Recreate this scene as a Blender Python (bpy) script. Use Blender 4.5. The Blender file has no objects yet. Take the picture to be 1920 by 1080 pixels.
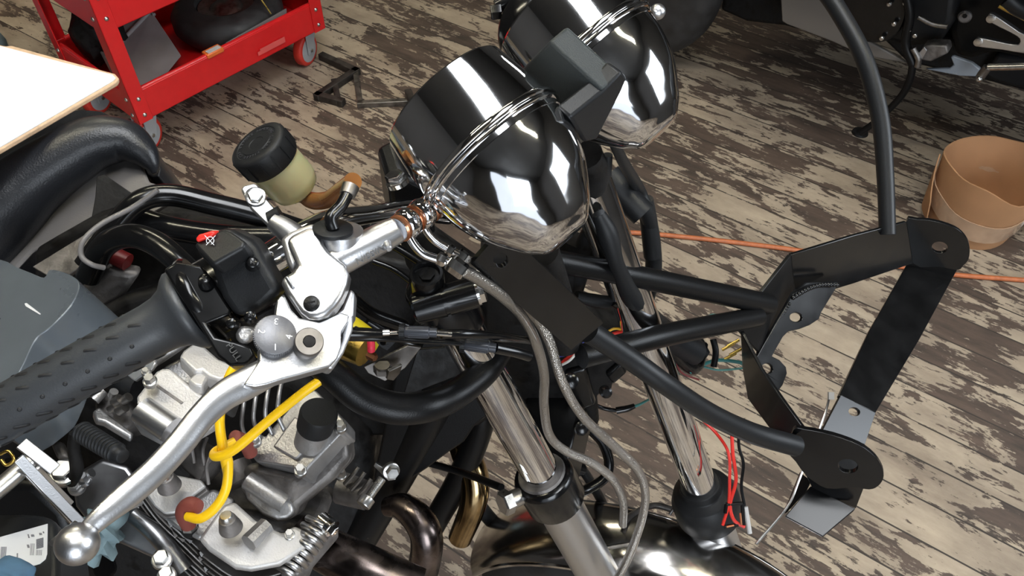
import bpy, bmesh, math, random
from math import radians, sin, cos, pi, sqrt
from mathutils import Vector, Matrix
from mathutils.geometry import tessellate_polygon
random.seed(7)
SC = bpy.context.scene
COL = SC.collection

# ---------------------------------------------------------------- camera
FPX = 1550.0
PIT = radians(48)
C0 = Vector((0, 0, 1.5))
cd = bpy.data.cameras.new('camera'); cam = bpy.data.objects.new('camera', cd); COL.objects.link(cam)
cd.sensor_width = 36; cd.lens = 36 * FPX / 1920; cd.clip_start = 0.02; cd.clip_end = 60
cam.location = C0; cam.rotation_euler = (radians(90) - PIT, 0, 0)
SC.camera = cam
# ---------------------------------------------------------------- exposure, world
SC.view_settings.view_transform = 'Standard'; SC.view_settings.look = 'None'
SC.view_settings.gamma = 1; SC.view_settings.use_curve_mapping = False
SC.view_settings.exposure = 0.46
w = bpy.data.worlds.new('world'); SC.world = w; w.use_nodes = True
bg = w.node_tree.nodes['Background']; bg.inputs[0].default_value = (0.80, 0.88, 1.0, 1); bg.inputs[1].default_value = 1.0

def area(name, loc, target, sx, sy, power, col):
    l = bpy.data.lights.new(name, 'AREA'); l.shape = 'RECTANGLE'; l.size = sx; l.size_y = sy
    l.energy = power; l.color = col
    o = bpy.data.objects.new(name, l); COL.objects.link(o); o.location = loc
    o.rotation_euler = (Vector(target) - Vector(loc)).to_track_quat('-Z', 'Y').to_euler()
    return o
# daylight: a roof light over the bench area, the window of the right wall, the door opening behind
area('roof_light', (0.12, 0.55, 3.22), (0.12, 0.58, 0), 0.62, 1.6, 36, (0.94, 0.97, 1.0))
area('window_daylight', (2.95, 0.15, 2.05), (0.2, 0.2, 1.0), 1.7, 1.2, 46, (0.86, 0.93, 1.0))
area('doorway_daylight', (0.9, -3.3, 1.9), (0.2, 0.3, 1.0), 1.6, 2.2, 62, (0.86, 0.93, 1.0))

# ---------------------------------------------------------------- pixel rays
XV = Vector((1, 0, 0)); FV = Vector((0, cos(PIT), -sin(PIT))); DV = Vector((0, -sin(PIT), -cos(PIT)))
def ray(x, y): return FV + XV * ((x - 960) / FPX) + DV * ((y - 540) / FPX)
def P(x, y, d): return C0 + ray(x, y) * d
def G(x, y, h=0.0):
    r = ray(x, y); return C0 + r * ((h - C0.z) / r.z)
def ON(x, y, pl):
    r = ray(x, y); return C0 + r * ((pl[0] - C0).dot(pl[1]) / r.dot(pl[1]))
def R(px, d): return px * d / FPX / 2          # radius of something px wide at depth d
def plane3(a, b, c):
    a, b, c = P(*a), P(*b), P(*c); n = (b - a).cross(c - a).normalized()
    if n.dot(FV) < 0: n = -n                   # n points away from the camera
    return (a, n)
def V(*a): return Vector(a)
def spline(pts, n=6):
    if len(pts) < 3: return list(pts)
    q = [pts[0] * 2 - pts[1]] + list(pts) + [pts[-1] * 2 - pts[-2]]; out = []
    for i in range(1, len(q) - 2):
        p0, p1, p2, p3 = q[i-1], q[i], q[i+1], q[i+2]
        for k in range(n):
            t = k / n
            out.append(0.5 * ((2*p1) + (p2-p0)*t + (2*p0-5*p1+4*p2-p3)*t*t + (3*p1-p0-3*p2+p3)*t**3))
    out.append(pts[-1].copy()); return out
def slist(v, n=6):                              # radii along a spline
    vs = spline([Vector((x, 0, 0)) for x in v], n); return [a.x for a in vs]
def frame(ax, ref=None):
    ax = ax.normalized(); ref = ref or (Vector((0, 0, 1)) if abs(ax.z) < .9 else Vector((1, 0, 0)))
    u = (ref - ax * ref.dot(ax)).normalized(); return ax, u, ax.cross(u)

class MB:
    def __init__(s): s.v = []; s.f = []
    def add(s, vs, fs):
        o = len(s.v); s.v += [Vector(a) for a in vs]; s.f += [tuple(i + o for i in f) for f in fs]; return s
    def tube(s, pts, r, seg=16, cap=True, asp=1.0, ref=None):
        n = len(pts); rr = r if isinstance(r, (list, tuple)) else [r] * n
        T = [(pts[min(i+1, n-1)] - pts[max(i-1, 0)]).normalized() for i in range(n)]
        _, u, _ = frame(T[0], ref); vs = []; fs = []
        for i in range(n):
            rf = ref if ref is not None else u
            u = (rf - T[i] * rf.dot(T[i])).normalized(); w_ = T[i].cross(u)
            for k in range(seg):
                a = 2*pi*k/seg; vs.append(pts[i] + u * (cos(a)*rr[i]) + w_ * (sin(a)*rr[i]*asp))
        for i in range(n-1):
            for k in range(seg):
                a = i*seg + k; b = i*seg + (k+1) % seg; fs.append((a, b, b+seg, a+seg))
        if cap: fs.append(tuple(range(seg))[::-1]); fs.append(tuple((n-1)*seg + k for k in range(seg)))
        return s.add(vs, fs)
    def lathe(s, o, ax, prof, seg=40, ref=None):
        ax, u, w_ = frame(ax, ref); vs = []; fs = []
        for (z, r) in prof:
            for k in range(seg):
                a = 2*pi*k/seg; vs.append(o + ax*z + (u*cos(a) + w_*sin(a)) * max(r, 1e-5))
        for i in range(len(prof)-1):
            for k in range(seg):
                a = i*seg + k; b = i*seg + (k+1) % seg; fs.append((a, b, b+seg, a+seg))
        fs.append(tuple(range(seg))[::-1]); fs.append(tuple((len(prof)-1)*seg + k for k in range(seg)))
        return s.add(vs, fs)
    def box(s, o, a, b, c):
        vs = [o, o+a, o+a+b, o+b, o+c, o+a+c, o+a+b+c, o+b+c]
        return s.add(vs, [(0,3,2,1),(4,5,6,7),(0,1,5,4),(1,2,6,5),(2,3,7,6),(3,0,4,7)])
    def cbox(s, c, a, b, d): return s.box(c - (a+b+d)/2, a, b, d)
    def prism(s, poly, vec, holes=()):
        loops = [list(poly)] + [list(h) for h in holes]; flat = [p for l in loops for p in l]
        n = len(flat); vs = flat + [p + vec for p in flat]; fs = []
        if holes:
            for t in tessellate_polygon(loops): fs.append(tuple(t)); fs.append(tuple(i + n for i in t)[::-1])
        else: fs.append(tuple(range(n))); fs.append(tuple(range(n, 2*n))[::-1])
        o = 0
        for l in loops:
            m = len(l)
            for i in range(m): a = o+i; b = o+(i+1) % m; fs.append((a, b, b+n, a+n))
            o += m
        return s.add(vs, fs)
    def strip(s, tops, bots, th):
        n = len(tops); N = []
        for i in range(n):
            t = tops[min(i+1, n-1)] - tops[max(i-1, 0)]; nn = t.cross(bots[i]-tops[i]).normalized()
            if nn.dot(FV) < 0: nn = -nn
            N.append(nn * th)
        vs = list(tops) + list(bots) + [tops[i]+N[i] for i in range(n)] + [bots[i]+N[i] for i in range(n)]; fs = []
        for i in range(n-1):
            fs += [(i, i+1, n+i+1, n+i), (2*n+i, 3*n+i, 3*n+i+1, 2*n+i+1), (i, 2*n+i, 2*n+i+1, i+1), (n+i, n+i+1, 3*n+i+1, 3*n+i)]
        fs += [(0, n, 3*n, 2*n), (n-1, 3*n-1, 4*n-1, 2*n-1)]
        return s.add(vs, fs)
    def sphere(s, c, r, seg=24, rings=14, sc=(1, 1, 1)):
        vs = [c + Vector((0, 0, r*sc[2]))]; fs = []
        for i in range(1, rings):
            a = pi*i/rings
            for k in range(seg): b = 2*pi*k/seg; vs.append(c + Vector((sin(a)*cos(b)*r*sc[0], sin(a)*sin(b)*r*sc[1], cos(a)*r*sc[2])))
        vs.append(c - Vector((0, 0, r*sc[2])))
        for k in range(seg): fs.append((0, 1+k, 1+(k+1) % seg))
        for i in range(rings-2):
            for k in range(seg): a = 1+i*seg+k; b = 1+i*seg+(k+1) % seg; fs.append((a, a+seg, b+seg, b))
        L = len(vs)-1; o = 1+(rings-2)*seg
        for k in range(seg): fs.append((L, o+(k+1) % seg, o+k))
        return s.add(vs, fs)
    def hexa(s, c, ax, r, h):                   # hex head, c at its base
        s.lathe(c, ax, [(0, r), (h*.85, r), (h, r*.86)], 6); return s
    def build(s, name, mat, parent=None, bevel=0.0, smooth=38, seg=2, sub=0):
        me = bpy.data.meshes.new(name)
        lo = Vector([min(v[i] for v in s.v) for i in range(3)]); hi = Vector([max(v[i] for v in s.v) for i in range(3)])
        c = (lo + hi) / 2; c.z = lo.z if parent is None else c.z
        me.from_pydata([v - c for v in s.v], [], s.f)
        bm = bmesh.new(); bm.from_mesh(me); bmesh.ops.recalc_face_normals(bm, faces=bm.faces); bm.to_mesh(me); bm.free()
        me.polygons.foreach_set('use_smooth', [True] * len(me.polygons))
        if sub == 0: me.set_sharp_from_angle(angle=radians(smooth))
        me.materials.append(mat)
        o = bpy.data.objects.new(name, me); COL.objects.link(o)
        if bevel:
            b = o.modifiers.new('bevel', 'BEVEL'); b.width = bevel; b.segments = seg; b.limit_method = 'ANGLE'; b.angle_limit = radians(35)
        if sub: m = o.modifiers.new('sub', 'SUBSURF'); m.levels = sub; m.render_levels = sub
        WORLD[o.name] = c.copy()
        o.location = c
        if parent is not None:
            o.parent = parent; o.location = c - WORLD[parent.name]
        return o
WORLD = {}
def thing(name, loc, label, cat, group=None):
    o = bpy.data.objects.new(name, None); COL.objects.link(o); o.location = loc; o.empty_display_size = .05
    WORLD[o.name] = Vector(loc); o['label'] = label; o['category'] = cat
    if group: o['group'] = group
    return o
def tag(o, label, cat, group=None):
    o['label'] = label; o['category'] = cat
    if group: o['group'] = group
    return o
def lab(o, t): o['label'] = t; return o
def circ(c, u, w_, r, n=24, asp=1.0): return [c + u*cos(2*pi*k/n)*r + w_*sin(2*pi*k/n)*r*asp for k in range(n)]
def pcirc(x, y, rp, pl, n=20, asp=1.0, rot=0.0):
    out = []
    for k in range(n):
        a = 2*pi*k/n; ex, ey = cos(a)*rp, sin(a)*rp*asp
        out.append(ON(x + ex*cos(rot) - ey*sin(rot), y + ex*sin(rot) + ey*cos(rot), pl))
    return out
def poly(pts, pl): return [ON(x, y, pl) for x, y in pts]
def cubic(pts, n=4):                             # closed smooth outline in pixels
    m = len(pts); out = []
    for i in range(m):
        p0, p1, p2, p3 = [Vector(pts[(i+j) % m]) for j in (-1, 0, 1, 2)]
        for k in range(n):
            t = k/n; q = 0.5*((2*p1) + (p2-p0)*t + (2*p0-5*p1+4*p2-p3)*t*t + (3*p1-p0-3*p2+p3)*t**3); out.append((q.x, q.y))
    return out
def TUB(name, pts, wpx, mat, parent, seg=14, n=6, cap=True, asp=1.0, group=None, bevel=0):
    """round tube or hose through (x, y, depth) stations; wpx = its width there"""
    p3 = [P(*p) for p in pts]
    ws = wpx if isinstance(wpx, (list, tuple)) else [wpx] * len(pts)
    rs = [R(a, p[2]) for a, p in zip(ws, pts)]
    if not isinstance(wpx, (list, tuple)): m = sum(rs)/len(rs); rs = [m] * len(rs)
    return MB().tube(spline(p3, n), slist(rs, n) if len(p3) > 2 else rs, seg, cap, asp).build(name, mat, parent, bevel)
def text(name, s, c, right, up, size, mat, parent, ext=.0002, ax='CENTER'):
    cu = bpy.data.curves.new(name, 'FONT'); cu.body = s; cu.size = size; cu.extrude = ext; cu.align_x = ax; cu.align_y = 'CENTER'
    cu.resolution_u = 3
    o = bpy.data.objects.new(name, cu); COL.objects.link(o)
    bpy.context.view_layer.update()
    me = bpy.data.meshes.new_from_object(o); bpy.data.objects.remove(o)
    r = right.normalized(); n = r.cross(up).normalized(); u = n.cross(r)
    M = Matrix((( r.x, u.x, n.x), (r.y, u.y, n.y), (r.z, u.z, n.z)))
    mb = MB(); mb.add([c + M @ v.co for v in me.vertices], [tuple(p.vertices) for p in me.polygons])
    bpy.data.meshes.remove(me)
    return mb.build(name, mat, parent)

# ---------------------------------------------------------------- materials
def mat(name, col, rough=.5, metal=0., bump=0., bscale=200., coat=0., noise=0., nscale=30., trans=0., spec=.5, emit=0., detail=3):
    m = bpy.data.materials.new(name); m.use_nodes = True; nt = m.node_tree; b = nt.nodes['Principled BSDF']
    b.inputs['Base Color'].default_value = (*col, 1); b.inputs['Roughness'].default_value = rough
    b.inputs['Metallic'].default_value = metal; b.inputs['Coat Weight'].default_value = coat
    b.inputs['Coat Roughness'].default_value = .06; b.inputs['Transmission Weight'].default_value = trans
    b.inputs['Specular IOR Level'].default_value = spec
    if emit: b.inputs['Emission Color'].default_value = (*col, 1); b.inputs['Emission Strength'].default_value = emit
    tc = nt.nodes.new('ShaderNodeTexCoord')
    if noise:
        n = nt.nodes.new('ShaderNodeTexNoise'); n.inputs['Scale'].default_value = nscale; n.inputs['Detail'].default_value = 6
        nt.links.new(tc.outputs['Object'], n.inputs['Vector'])
        r = nt.nodes.new('ShaderNodeMapRange'); r.inputs[1].default_value = .3; r.inputs[2].default_value = .7
        r.inputs[3].default_value = 1 - noise; r.inputs[4].default_value = 1 + noise
        nt.links.new(n.outputs[0], r.inputs[0])
        mx = nt.nodes.new('ShaderNodeVectorMath'); mx.operation = 'SCALE'; mx.inputs[0].default_value = col
        nt.links.new(r.outputs[0], mx.inputs['Scale']); nt.links.new(mx.outputs[0], b.inputs['Base Color'])
        r2 = nt.nodes.new('ShaderNodeMapRange'); r2.inputs[1].default_value = .3; r2.inputs[2].default_value = .7
        r2.inputs[3].default_value = max(rough*(1-noise*.7), .02); r2.inputs[4].default_value = min(rough*(1+noise), 1)
        nt.links.new(n.outputs[0], r2.inputs[0]); nt.links.new(r2.outputs[0], b.inputs['Roughness'])
    if bump:
        n = nt.nodes.new('ShaderNodeTexNoise'); n.inputs['Scale'].default_value = bscale; n.inputs['Detail'].default_value = detail
        nt.links.new(tc.outputs['Object'], n.inputs['Vector'])
        bp = nt.nodes.new('ShaderNodeBump'); bp.inputs['Strength'].default_value = bump; bp.inputs['Distance'].default_value = .001
        nt.links.new(n.outputs[0], bp.inputs['Height']); nt.links.new(bp.outputs[0], b.inputs['Normal'])
    return m
CHROME = mat('chrome', (.80, .80, .81), .07, 1, noise=.12, nscale=25)
CHROMEW = mat('chrome_worn', (.74, .73, .71), .12, 1, noise=.25, nscale=60)
POL = mat('polished_aluminium', (.62, .62, .63), .34, 1, bump=.08, bscale=900)
ALU = mat('satin_aluminium', (.50, .50, .51), .42, 1, bump=.1, bscale=700)
CAST = mat('cast_aluminium', (.42, .41, .405), .42, .85, bump=.35, bscale=500, noise=.16, nscale=40)
CASTL = mat('cast_aluminium_pale', (.58, .56, .54), .5, .55, bump=.3, bscale=600, noise=.1, nscale=50)
CASTD = mat('cast_aluminium_dirty', (.20, .185, .175), .5, .7, bump=.5, bscale=250, noise=.4, nscale=50)
STEEL = mat('zinc_steel', (.58, .57, .55), .3, 1, noise=.15, nscale=120)
STEELD = mat('dull_steel', (.23, .215, .20), .42, 1, noise=.3, nscale=80)
BLKG = mat('gloss_black_paint', (.005, .005, .0053), .20, 0, coat=.1, spec=.4, noise=.3, nscale=30)
BLKS = mat('satin_black_paint', (.005, .005, .0053), .36, 0, spec=.25, bump=.15, bscale=900)
BLKP = mat('black_plastic', (.009, .0095, .0105), .42, 0, spec=.35, bump=.12, bscale=1200)
RUB = mat('black_rubber', (.010, .0105, .0115), .5, 0, spec=.3, bump=.1, bscale=800)
GRIPM = mat('grip_rubber', (.040, .043, .047), .42, 0, bump=.1, bscale=900)
BOX = mat('grained_black_plastic', (.018, .023, .024), .55, 0, bump=.35, bscale=1500)
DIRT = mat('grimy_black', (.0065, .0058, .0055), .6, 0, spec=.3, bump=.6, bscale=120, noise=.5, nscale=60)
LEATH = mat('black_leather', (.014, .015, .018), .33, 0, bump=.35, bscale=500, detail=5)
GREYP = mat('grey_plastic', (.15, .14, .135), .45, 0, bump=.15, bscale=700)
SILV = mat('silver_grey_paint', (.13, .15, .17), .28, .35, noise=.08, nscale=20)
RED = mat('red_paint', (.66, .012, .014), .33, 0, coat=.2, noise=.05)
REDR = mat('red_rubber', (.60, .035, .02), .5)
BROWNR = mat('red_brown_rubber', (.22, .05, .035), .6, bump=.3, bscale=300)
YEL = mat('yellow_cable', (1.0, .60, .008), .36)
YELP = mat('yellow_paint', (.75, .60, .02), .4)
GOLD = mat('brass', (.62, .42, .10), .3, 1, noise=.3, nscale=60)
BRON = mat('heat_stained_chrome', (.34, .24, .12), .14, 1, noise=.5, nscale=30)
EXH = mat('dark_exhaust', (.16, .13, .12), .25, 1, noise=.5, nscale=40)
COPP = mat('copper_washer', (.75, .32, .16), .3, 1)
REDW = mat('red_wire', (.65, .03, .02), .4)
TEAL = mat('teal_wire', (.03, .16, .15), .4)
YELW = mat('yellow_wire', (.80, .45, .04), .4)
WHITEP = mat('white_plastic', (.55, .54, .52), .5)
BRAID = mat('steel_braid', (.40, .37, .33), .32, .9, coat=.8)
nt = BRAID.node_tree; b_ = nt.nodes['Principled BSDF']; tc_ = nt.nodes.new('ShaderNodeTexCoord')
wv = nt.nodes.new('ShaderNodeTexVoronoi'); wv.inputs['Scale'].default_value = 1000; nt.links.new(tc_.outputs['Object'], wv.inputs['Vector'])
bp_ = nt.nodes.new('ShaderNodeBump'); bp_.inputs['Strength'].default_value = .5; bp_.inputs['Distance'].default_value = .001
nt.links.new(wv.outputs['Distance'], bp_.inputs['Height']); nt.links.new(bp_.outputs[0], b_.inputs['Normal'])
PAPER = mat('white_paper', (.86, .86, .85), .6)
WOODE = mat('wood_edge', (.62, .42, .26), .6, noise=.2, nscale=80)
CARD = mat('cardboard', (.40, .21, .10), .75, noise=.08, nscale=12, bump=.2, bscale=90)
CARDI = mat('cardboard_inside', (.50, .27, .12), .8, noise=.06, nscale=15)
TAPE = mat('clear_tape', (.47, .31, .20), .18, coat=1.0, bump=.5, bscale=40, noise=.15, nscale=20)
ORNG = mat('orange_cord', (.42, .12, .04), .45, noise=.15, nscale=90)
RUST = mat('rusty_steel', (.05, .043, .038), .5, .6, noise=.5, nscale=60)
BINM = mat('smoky_plastic', (.24, .225, .22), .35, 0, noise=.1, nscale=20)
TYRE = mat('tyre_rubber', (.026, .025, .025), .6, bump=.4, bscale=150, noise=.3, nscale=25)
WHEELG = mat('caster_grey', (.36, .37, .38), .45)
BLUEC = mat('blue_cloth', (.06, .13, .21), .9, bump=.8, bscale=60, noise=.4, nscale=30)
CLOTH = mat('grey_blue_cloth', (.17, .24, .26), .9, bump=.8, bscale=50, noise=.5, nscale=20)
INK = mat('label_ink', (.16, .16, .18), .6)
LABW = mat('label_white', (.70, .71, .73), .4)
WMARK = mat('white_mark', (.75, .75, .76), .5)
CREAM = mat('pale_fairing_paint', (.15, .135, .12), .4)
FILM = mat('hose_amber', (.42, .17, .045), .22, 0, trans=.35, coat=.3)
RESV = mat('reservoir_plastic', (.78, .74, .42), .3, 0, trans=.35, coat=.2)
RESV.node_tree.nodes['Principled BSDF'].inputs['Subsurface Weight'].default_value = .3
RESV.node_tree.nodes['Principled BSDF'].inputs['Subsurface Scale'].default_value = .01

def floor_mat():
    m = bpy.data.materials.new('flaking_painted_boards'); m.use_nodes = True; nt = m.node_tree; L = nt.links; N = nt.nodes
    b = N['Principled BSDF']; tc = N.new('ShaderNodeTexCoord')
    mp = N.new('ShaderNodeMapping'); mp.inputs['Rotation'].default_value = (0, 0, radians(35)); L.new(tc.outputs['Object'], mp.inputs['Vector'])
    # x runs along the boards, y across
    sx = N.new('ShaderNodeSeparateXYZ'); L.new(mp.outputs[0], sx.inputs[0])
    def math_(op, a, c=None, clamp=False):
        n = N.new('ShaderNodeMath'); n.operation = op; n.use_clamp = clamp
        for i, v in enumerate((a, c)):
            if v is None: continue
            if isinstance(v, (int, float)): n.inputs[i].default_value = v
            else: L.new(v, n.inputs[i])
        return n.outputs[0]
    BW = .088
    yb = math_('DIVIDE', sx.outputs['Y'], BW); fl = math_('FLOOR', yb); fr = math_('FRACT', yb)
    wn = N.new('ShaderNodeTexWhiteNoise'); wn.noise_dimensions = '1D'; L.new(fl, wn.inputs['W'])
    def noise(sxx, syy, scale, detail=8, rough=.62, offs=True, dist=0.):
        cb = N.new('ShaderNodeCombineXYZ')
        L.new(math_('MULTIPLY', sx.outputs['X'], sxx), cb.inputs[0]); L.new(math_('MULTIPLY', sx.outputs['Y'], syy), cb.inputs[1])
        if offs: L.new(math_('MULTIPLY', wn.outputs['Value'], 9.0), cb.inputs[2])
        n = N.new('ShaderNodeTexNoise'); n.inputs['Scale'].default_value = scale; n.inputs['Detail'].default_value = detail
        n.inputs['Roughness'].default_value = rough; n.inputs['Distortion'].default_value = dist; L.new(cb.outputs[0], n.inputs['Vector']); return n.outputs[0]
    n1 = noise(1, 2.4, 7.5, 9, .65, True, .5)       # flakes stretched with the grain
    n2 = noise(1, 7.0, 14.0, 6, .65)                # splinters
    n3 = noise(1, 1.3, 1.25, 4, .5, False)          # worn zones
    n4 = noise(1, 1.6, 46, 5, .65, False)
    s = math_('ADD', math_('MULTIPLY', n1, .46), math_('MULTIPLY', n2, .22))
    s = math_('ADD', s, math_('MULTIPLY', n3, .38)); s = math_('ADD', s, math_('MULTIPLY', n4, .13))
    s = math_('ADD', s, math_('MULTIPLY', wn.outputs['Value'], .045))
    mr = N.new('ShaderNodeMapRange'); mr.inputs[1].default_value = .604; mr.inputs[2].default_value = .619; L.new(s, mr.inputs[0])
    paint = mr.outputs[0]
    # seams
    seam = math_('LESS_THAN', math_('MINIMUM', fr, math_('SUBTRACT', 1.0, fr)), .022)
    seamn = math_('GREATER_THAN', noise(1, 0, 9, 4, .6, True), .40)
    seam = math_('MULTIPLY', seam, seamn)
    cr = N.new('ShaderNodeValToRGB'); e = cr.color_ramp
    e.elements[0].position = .33; e.elements[0].color = (.040, .029, .023, 1); e.elements[1].position = .68; e.elements[1].color = (.115, .078, .058, 1)
    L.new(noise(1, 5, 5, 8, .7), cr.inputs[0])
    cp = N.new('ShaderNodeValToRGB'); e = cp.color_ramp
    e.elements[0].position = .30; e.elements[0].color = (.20, .155, .115, 1); e.elements[1].position = .66; e.elements[1].color = (.42, .345, .255, 1)
    L.new(noise(1, 2.5, 3.5, 8, .7), cp.inputs[0])
    mx = N.new('ShaderNodeMix'); mx.data_type = 'RGBA'; L.new(paint, mx.inputs['Factor']); L.new(cr.outputs[0], mx.inputs['A']); L.new(cp.outputs[0], mx.inputs['B'])
    m2 = N.new('ShaderNodeMix'); m2.data_type = 'RGBA'; L.new(seam, m2.inputs['Factor']); L.new(mx.outputs['Result'], m2.inputs['A']); m2.inputs['B'].default_value = (.035, .026, .02, 1)
    L.new(m2.outputs['Result'], b.inputs['Base Color']); b.inputs['Roughness'].default_value = .62
    h = math_('SUBTRACT', math_('MULTIPLY', paint, .5), math_('MULTIPLY', seam, 1.0)); h = math_('ADD', h, math_('MULTIPLY', n2, .5))
    bp = N.new('ShaderNodeBump'); bp.inputs['Strength'].default_value = .55; bp.inputs['Distance'].default_value = .002
    L.new(h, bp.inputs['Height']); L.new(bp.outputs[0], b.inputs['Normal'])
    return m
FLOORM = floor_mat()
WALLM = mat('wall_plaster', (.045, .042, .04), .85, bump=.4, bscale=30, noise=.1, nscale=3)
CEILM = mat('ceiling_paint', (.035, .033, .03), .85, noise=.1, nscale=2)
LAMPM = mat('fluorescent_tube', (1.0, .93, .72), .5, emit=48)
LAMPH = mat('lamp_housing', (.75, .75, .73), .5)
FRAMEM = mat('window_frame_paint', (.45, .44, .42), .5)

# ---------------------------------------------------------------- the room
def struct(mb, name, m, **k): o = mb.build(name, m, None, **k); o['kind'] = 'structure'; return o
X0, X1, Y0, Y1, ZC = -2.9, 3.05, -3.5, 4.6, 3.3
struct(MB().box(V(X0, Y0, -.05), V(X1-X0, 0, 0), V(0, Y1-Y0, 0), V(0, 0, .05)), 'floor', FLOORM)
struct(MB().box(V(X0, Y0, ZC), V(X1-X0, 0, 0), V(0, Y1-Y0, 0), V(0, 0, .1)), 'ceiling', CEILM)
struct(MB().box(V(X0, Y1, 0), V(X1-X0, 0, 0), V(0, .1, 0), V(0, 0, ZC)), 'wall_back', WALLM)
struct(MB().box(V(X0-.1, Y0, 0), V(.1, 0, 0), V(0, Y1-Y0, 0), V(0, 0, ZC)), 'wall_left', WALLM)
mb = MB()
for (ya, yb, za, zb) in ((Y0, -.8, 0, ZC), (1.1, Y1, 0, ZC), (-.8, 1.1, 0, 1.35), (-.8, 1.1, 2.75, ZC)):
    mb.box(V(X1, ya, za), V(.1, 0, 0), V(0, yb-ya, 0), V(0, 0, zb-za))
struct(mb, 'wall_right', WALLM)
mb = MB()
for y in (-.8, .13, 1.06): mb.box(V(X1+.02, y, 1.35), V(.05, 0, 0), V(0, .04, 0), V(0, 0, 1.4))
for z in (1.35, 2.71): mb.box(V(X1+.02, -.8, z), V(.05, 0, 0), V(0, 1.9, 0), V(0, 0, .04))
struct(mb, 'window_1', FRAMEM)
mb = MB()
for (xa, xb, za, zb) in ((X0, -1.1, 0, ZC), (1.7, X1, 0, ZC), (-1.1, 1.7, 3.05, ZC)):
    mb.box(V(xa, Y0-.1, za), V(xb-xa, 0, 0), V(0, .1, 0), V(0, 0, zb-za))
struct(mb, 'wall_front', WALLM)
for i, (x, y) in enumerate(((-1.3, .9), (1.45, .35), (-1.0, 3.2))):
    L_ = thing('ceiling_light', (x, y, 3.2), 'fluorescent ceiling light, %s' % ('over the rear of the motorcycle', 'to the right of the motorcycle', 'beyond the red tool cart', 'beyond the parked motorcycle')[i], 'lamp', 'fluorescent lamps under the ceiling')
    MB().box(V(x-.65, y-.11, 3.2), V(1.3, 0, 0), V(0, .22, 0), V(0, 0, .1)).build('housing', LAMPH, L_)
    for dy in (-.055, .055):
        MB().tube([V(x-.6, y+dy, 3.165), V(x+.6, y+dy, 3.165)], .014, 10).build('lamp_tube', LAMPM, L_)
# ================================================================ red tool cart
A0 = V(-1.010, 1.834, 0); E1 = V(.425, .491, 0); CL = E1.length; E1 = E1.normalized(); E2 = V(-.748, .664, 0).normalized()
Z = V(0, 0, 1); CW = .40
cart = thing('tool_cart', A0 + E1*CL/2 + E2*CW/2, 'red metal two-shelf tool cart on casters', 'cart')
def CP(a, b, z): return A0 + E1*a + E2*b + Z*z
def tray(z0, z1, nm):
    mb = MB()
    mb.box(CP(.0, 0, z0), E1*CL, E2*CW, Z*.004)
    for a, b, u, w_ in ((0, 0, E1*CL, E2*.004), (0, CW-.004, E1*CL, E2*.004)): mb.box(CP(a, b, z0), u, w_, Z*(z1-z0))
    for a in (0, CL-.004): mb.box(CP(a, 0, z0), E1*.004, E2*CW, Z*(z1-z0))
    # rolled lips
    for b in (0, CW): mb.tube([CP(.03, b + (.008 if b == 0 else -.008), z1), CP(CL-.03, b + (.008 if b == 0 else -.008), z1)], .007, 10)
    for a in (.008, CL-.008): mb.tube([CP(a, .03, z1), CP(a, CW-.03, z1)], .006, 10)
    return mb.build(nm, RED, cart, bevel=.0015)
tray(.13, .218, 'tray'); tray(.40, .51, 'tray')
for (a, b) in ((0, 0), (CL, 0), (0, CW), (CL, CW)):
    sa = 1 if a == 0 else -1; sb = 1 if b == 0 else -1; mb = MB()
    mb.box(CP(a - sa*.003, b - sb*.003, .128), E1*sa*.042, E2*sb*.003, Z*.39)
    mb.box(CP(a - sa*.003, b - sb*.003, .128), E1*sa*.003, E2*sb*.042, Z*.39)
    leg = mb.build('leg', RED, cart, bevel=.001)
    for z in (.15, .20, .435, .49):
        if b == 0:
            MB().lathe(CP(a + sa*.02, -.003, z), -E2, [(0, .0062), (.002, .0056), (.004, .003), (.0045, 0)], 12).build('screw', STEEL, leg)
        if a == 0:
            MB().lathe(CP(-.003, b + sb*.02, z), -E1, [(0, .0062), (.002, .0056), (.004, .003), (.0045, 0)], 12).build('screw', STEEL, leg)
    # caster
    c = CP(a + sa*(.028 if a else .045), b + sb*.065, 0); ax = (E1*.9 - E2*.35).normalized() if a else (E1*.75 - E2*.2).normalized()
    ax = V(ax.x, ax.y, 0); sw = V(.93, -.36, 0); fwd = V(-sw.y, sw.x, 0); wc = c + fwd*(-.02) + Z*.052
    cs = MB(); cs.lathe(c + Z*.105, Z, [(0, .026), (.012, .03), (.024, .034)], 20)
    for s_ in (-1, 1):
        o = wc + sw*(.019*s_)
        cs.prism([o - fwd*.016 - Z*.01, o + fwd*.016 - Z*.01, o + fwd*.045 + Z*.058, o - fwd*.012 + Z*.058], sw*.0025*s_)
    cas = cs.build('caster', WHEELG, cart, bevel=.0008)
    MB().lathe(wc - sw*.015, sw, [(0, .040), (.002, .049), (.006, .0515), (.024, .0515), (.028, .049), (.030, .040)], 36).build('tyre', REDR, cas, smooth=50)
    MB().lathe(wc - sw*.017, sw, [(0, .010), (.001, .035), (.002, .039), (.032, .039), (.033, .035), (.034, .010)], 36).build('hub', WHEELG, cas)
    MB().lathe(wc - sw*.026, sw, [(0, .006), (.052, .006)], 6).build('axle', STEEL, cas)
lab(MB().prism([CP(.40, -.0035, .150), CP(.50, -.0035, .150), CP(.50, -.0035, .168), CP(.41, -.0035, .168), CP(.41, -.0035, .162), CP(.40, -.0035, .162)], -E2*.0006).build('sticker', mat('faded_sticker', (.72, .10, .09), .5), cart), 'faded pale sticker')
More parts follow.
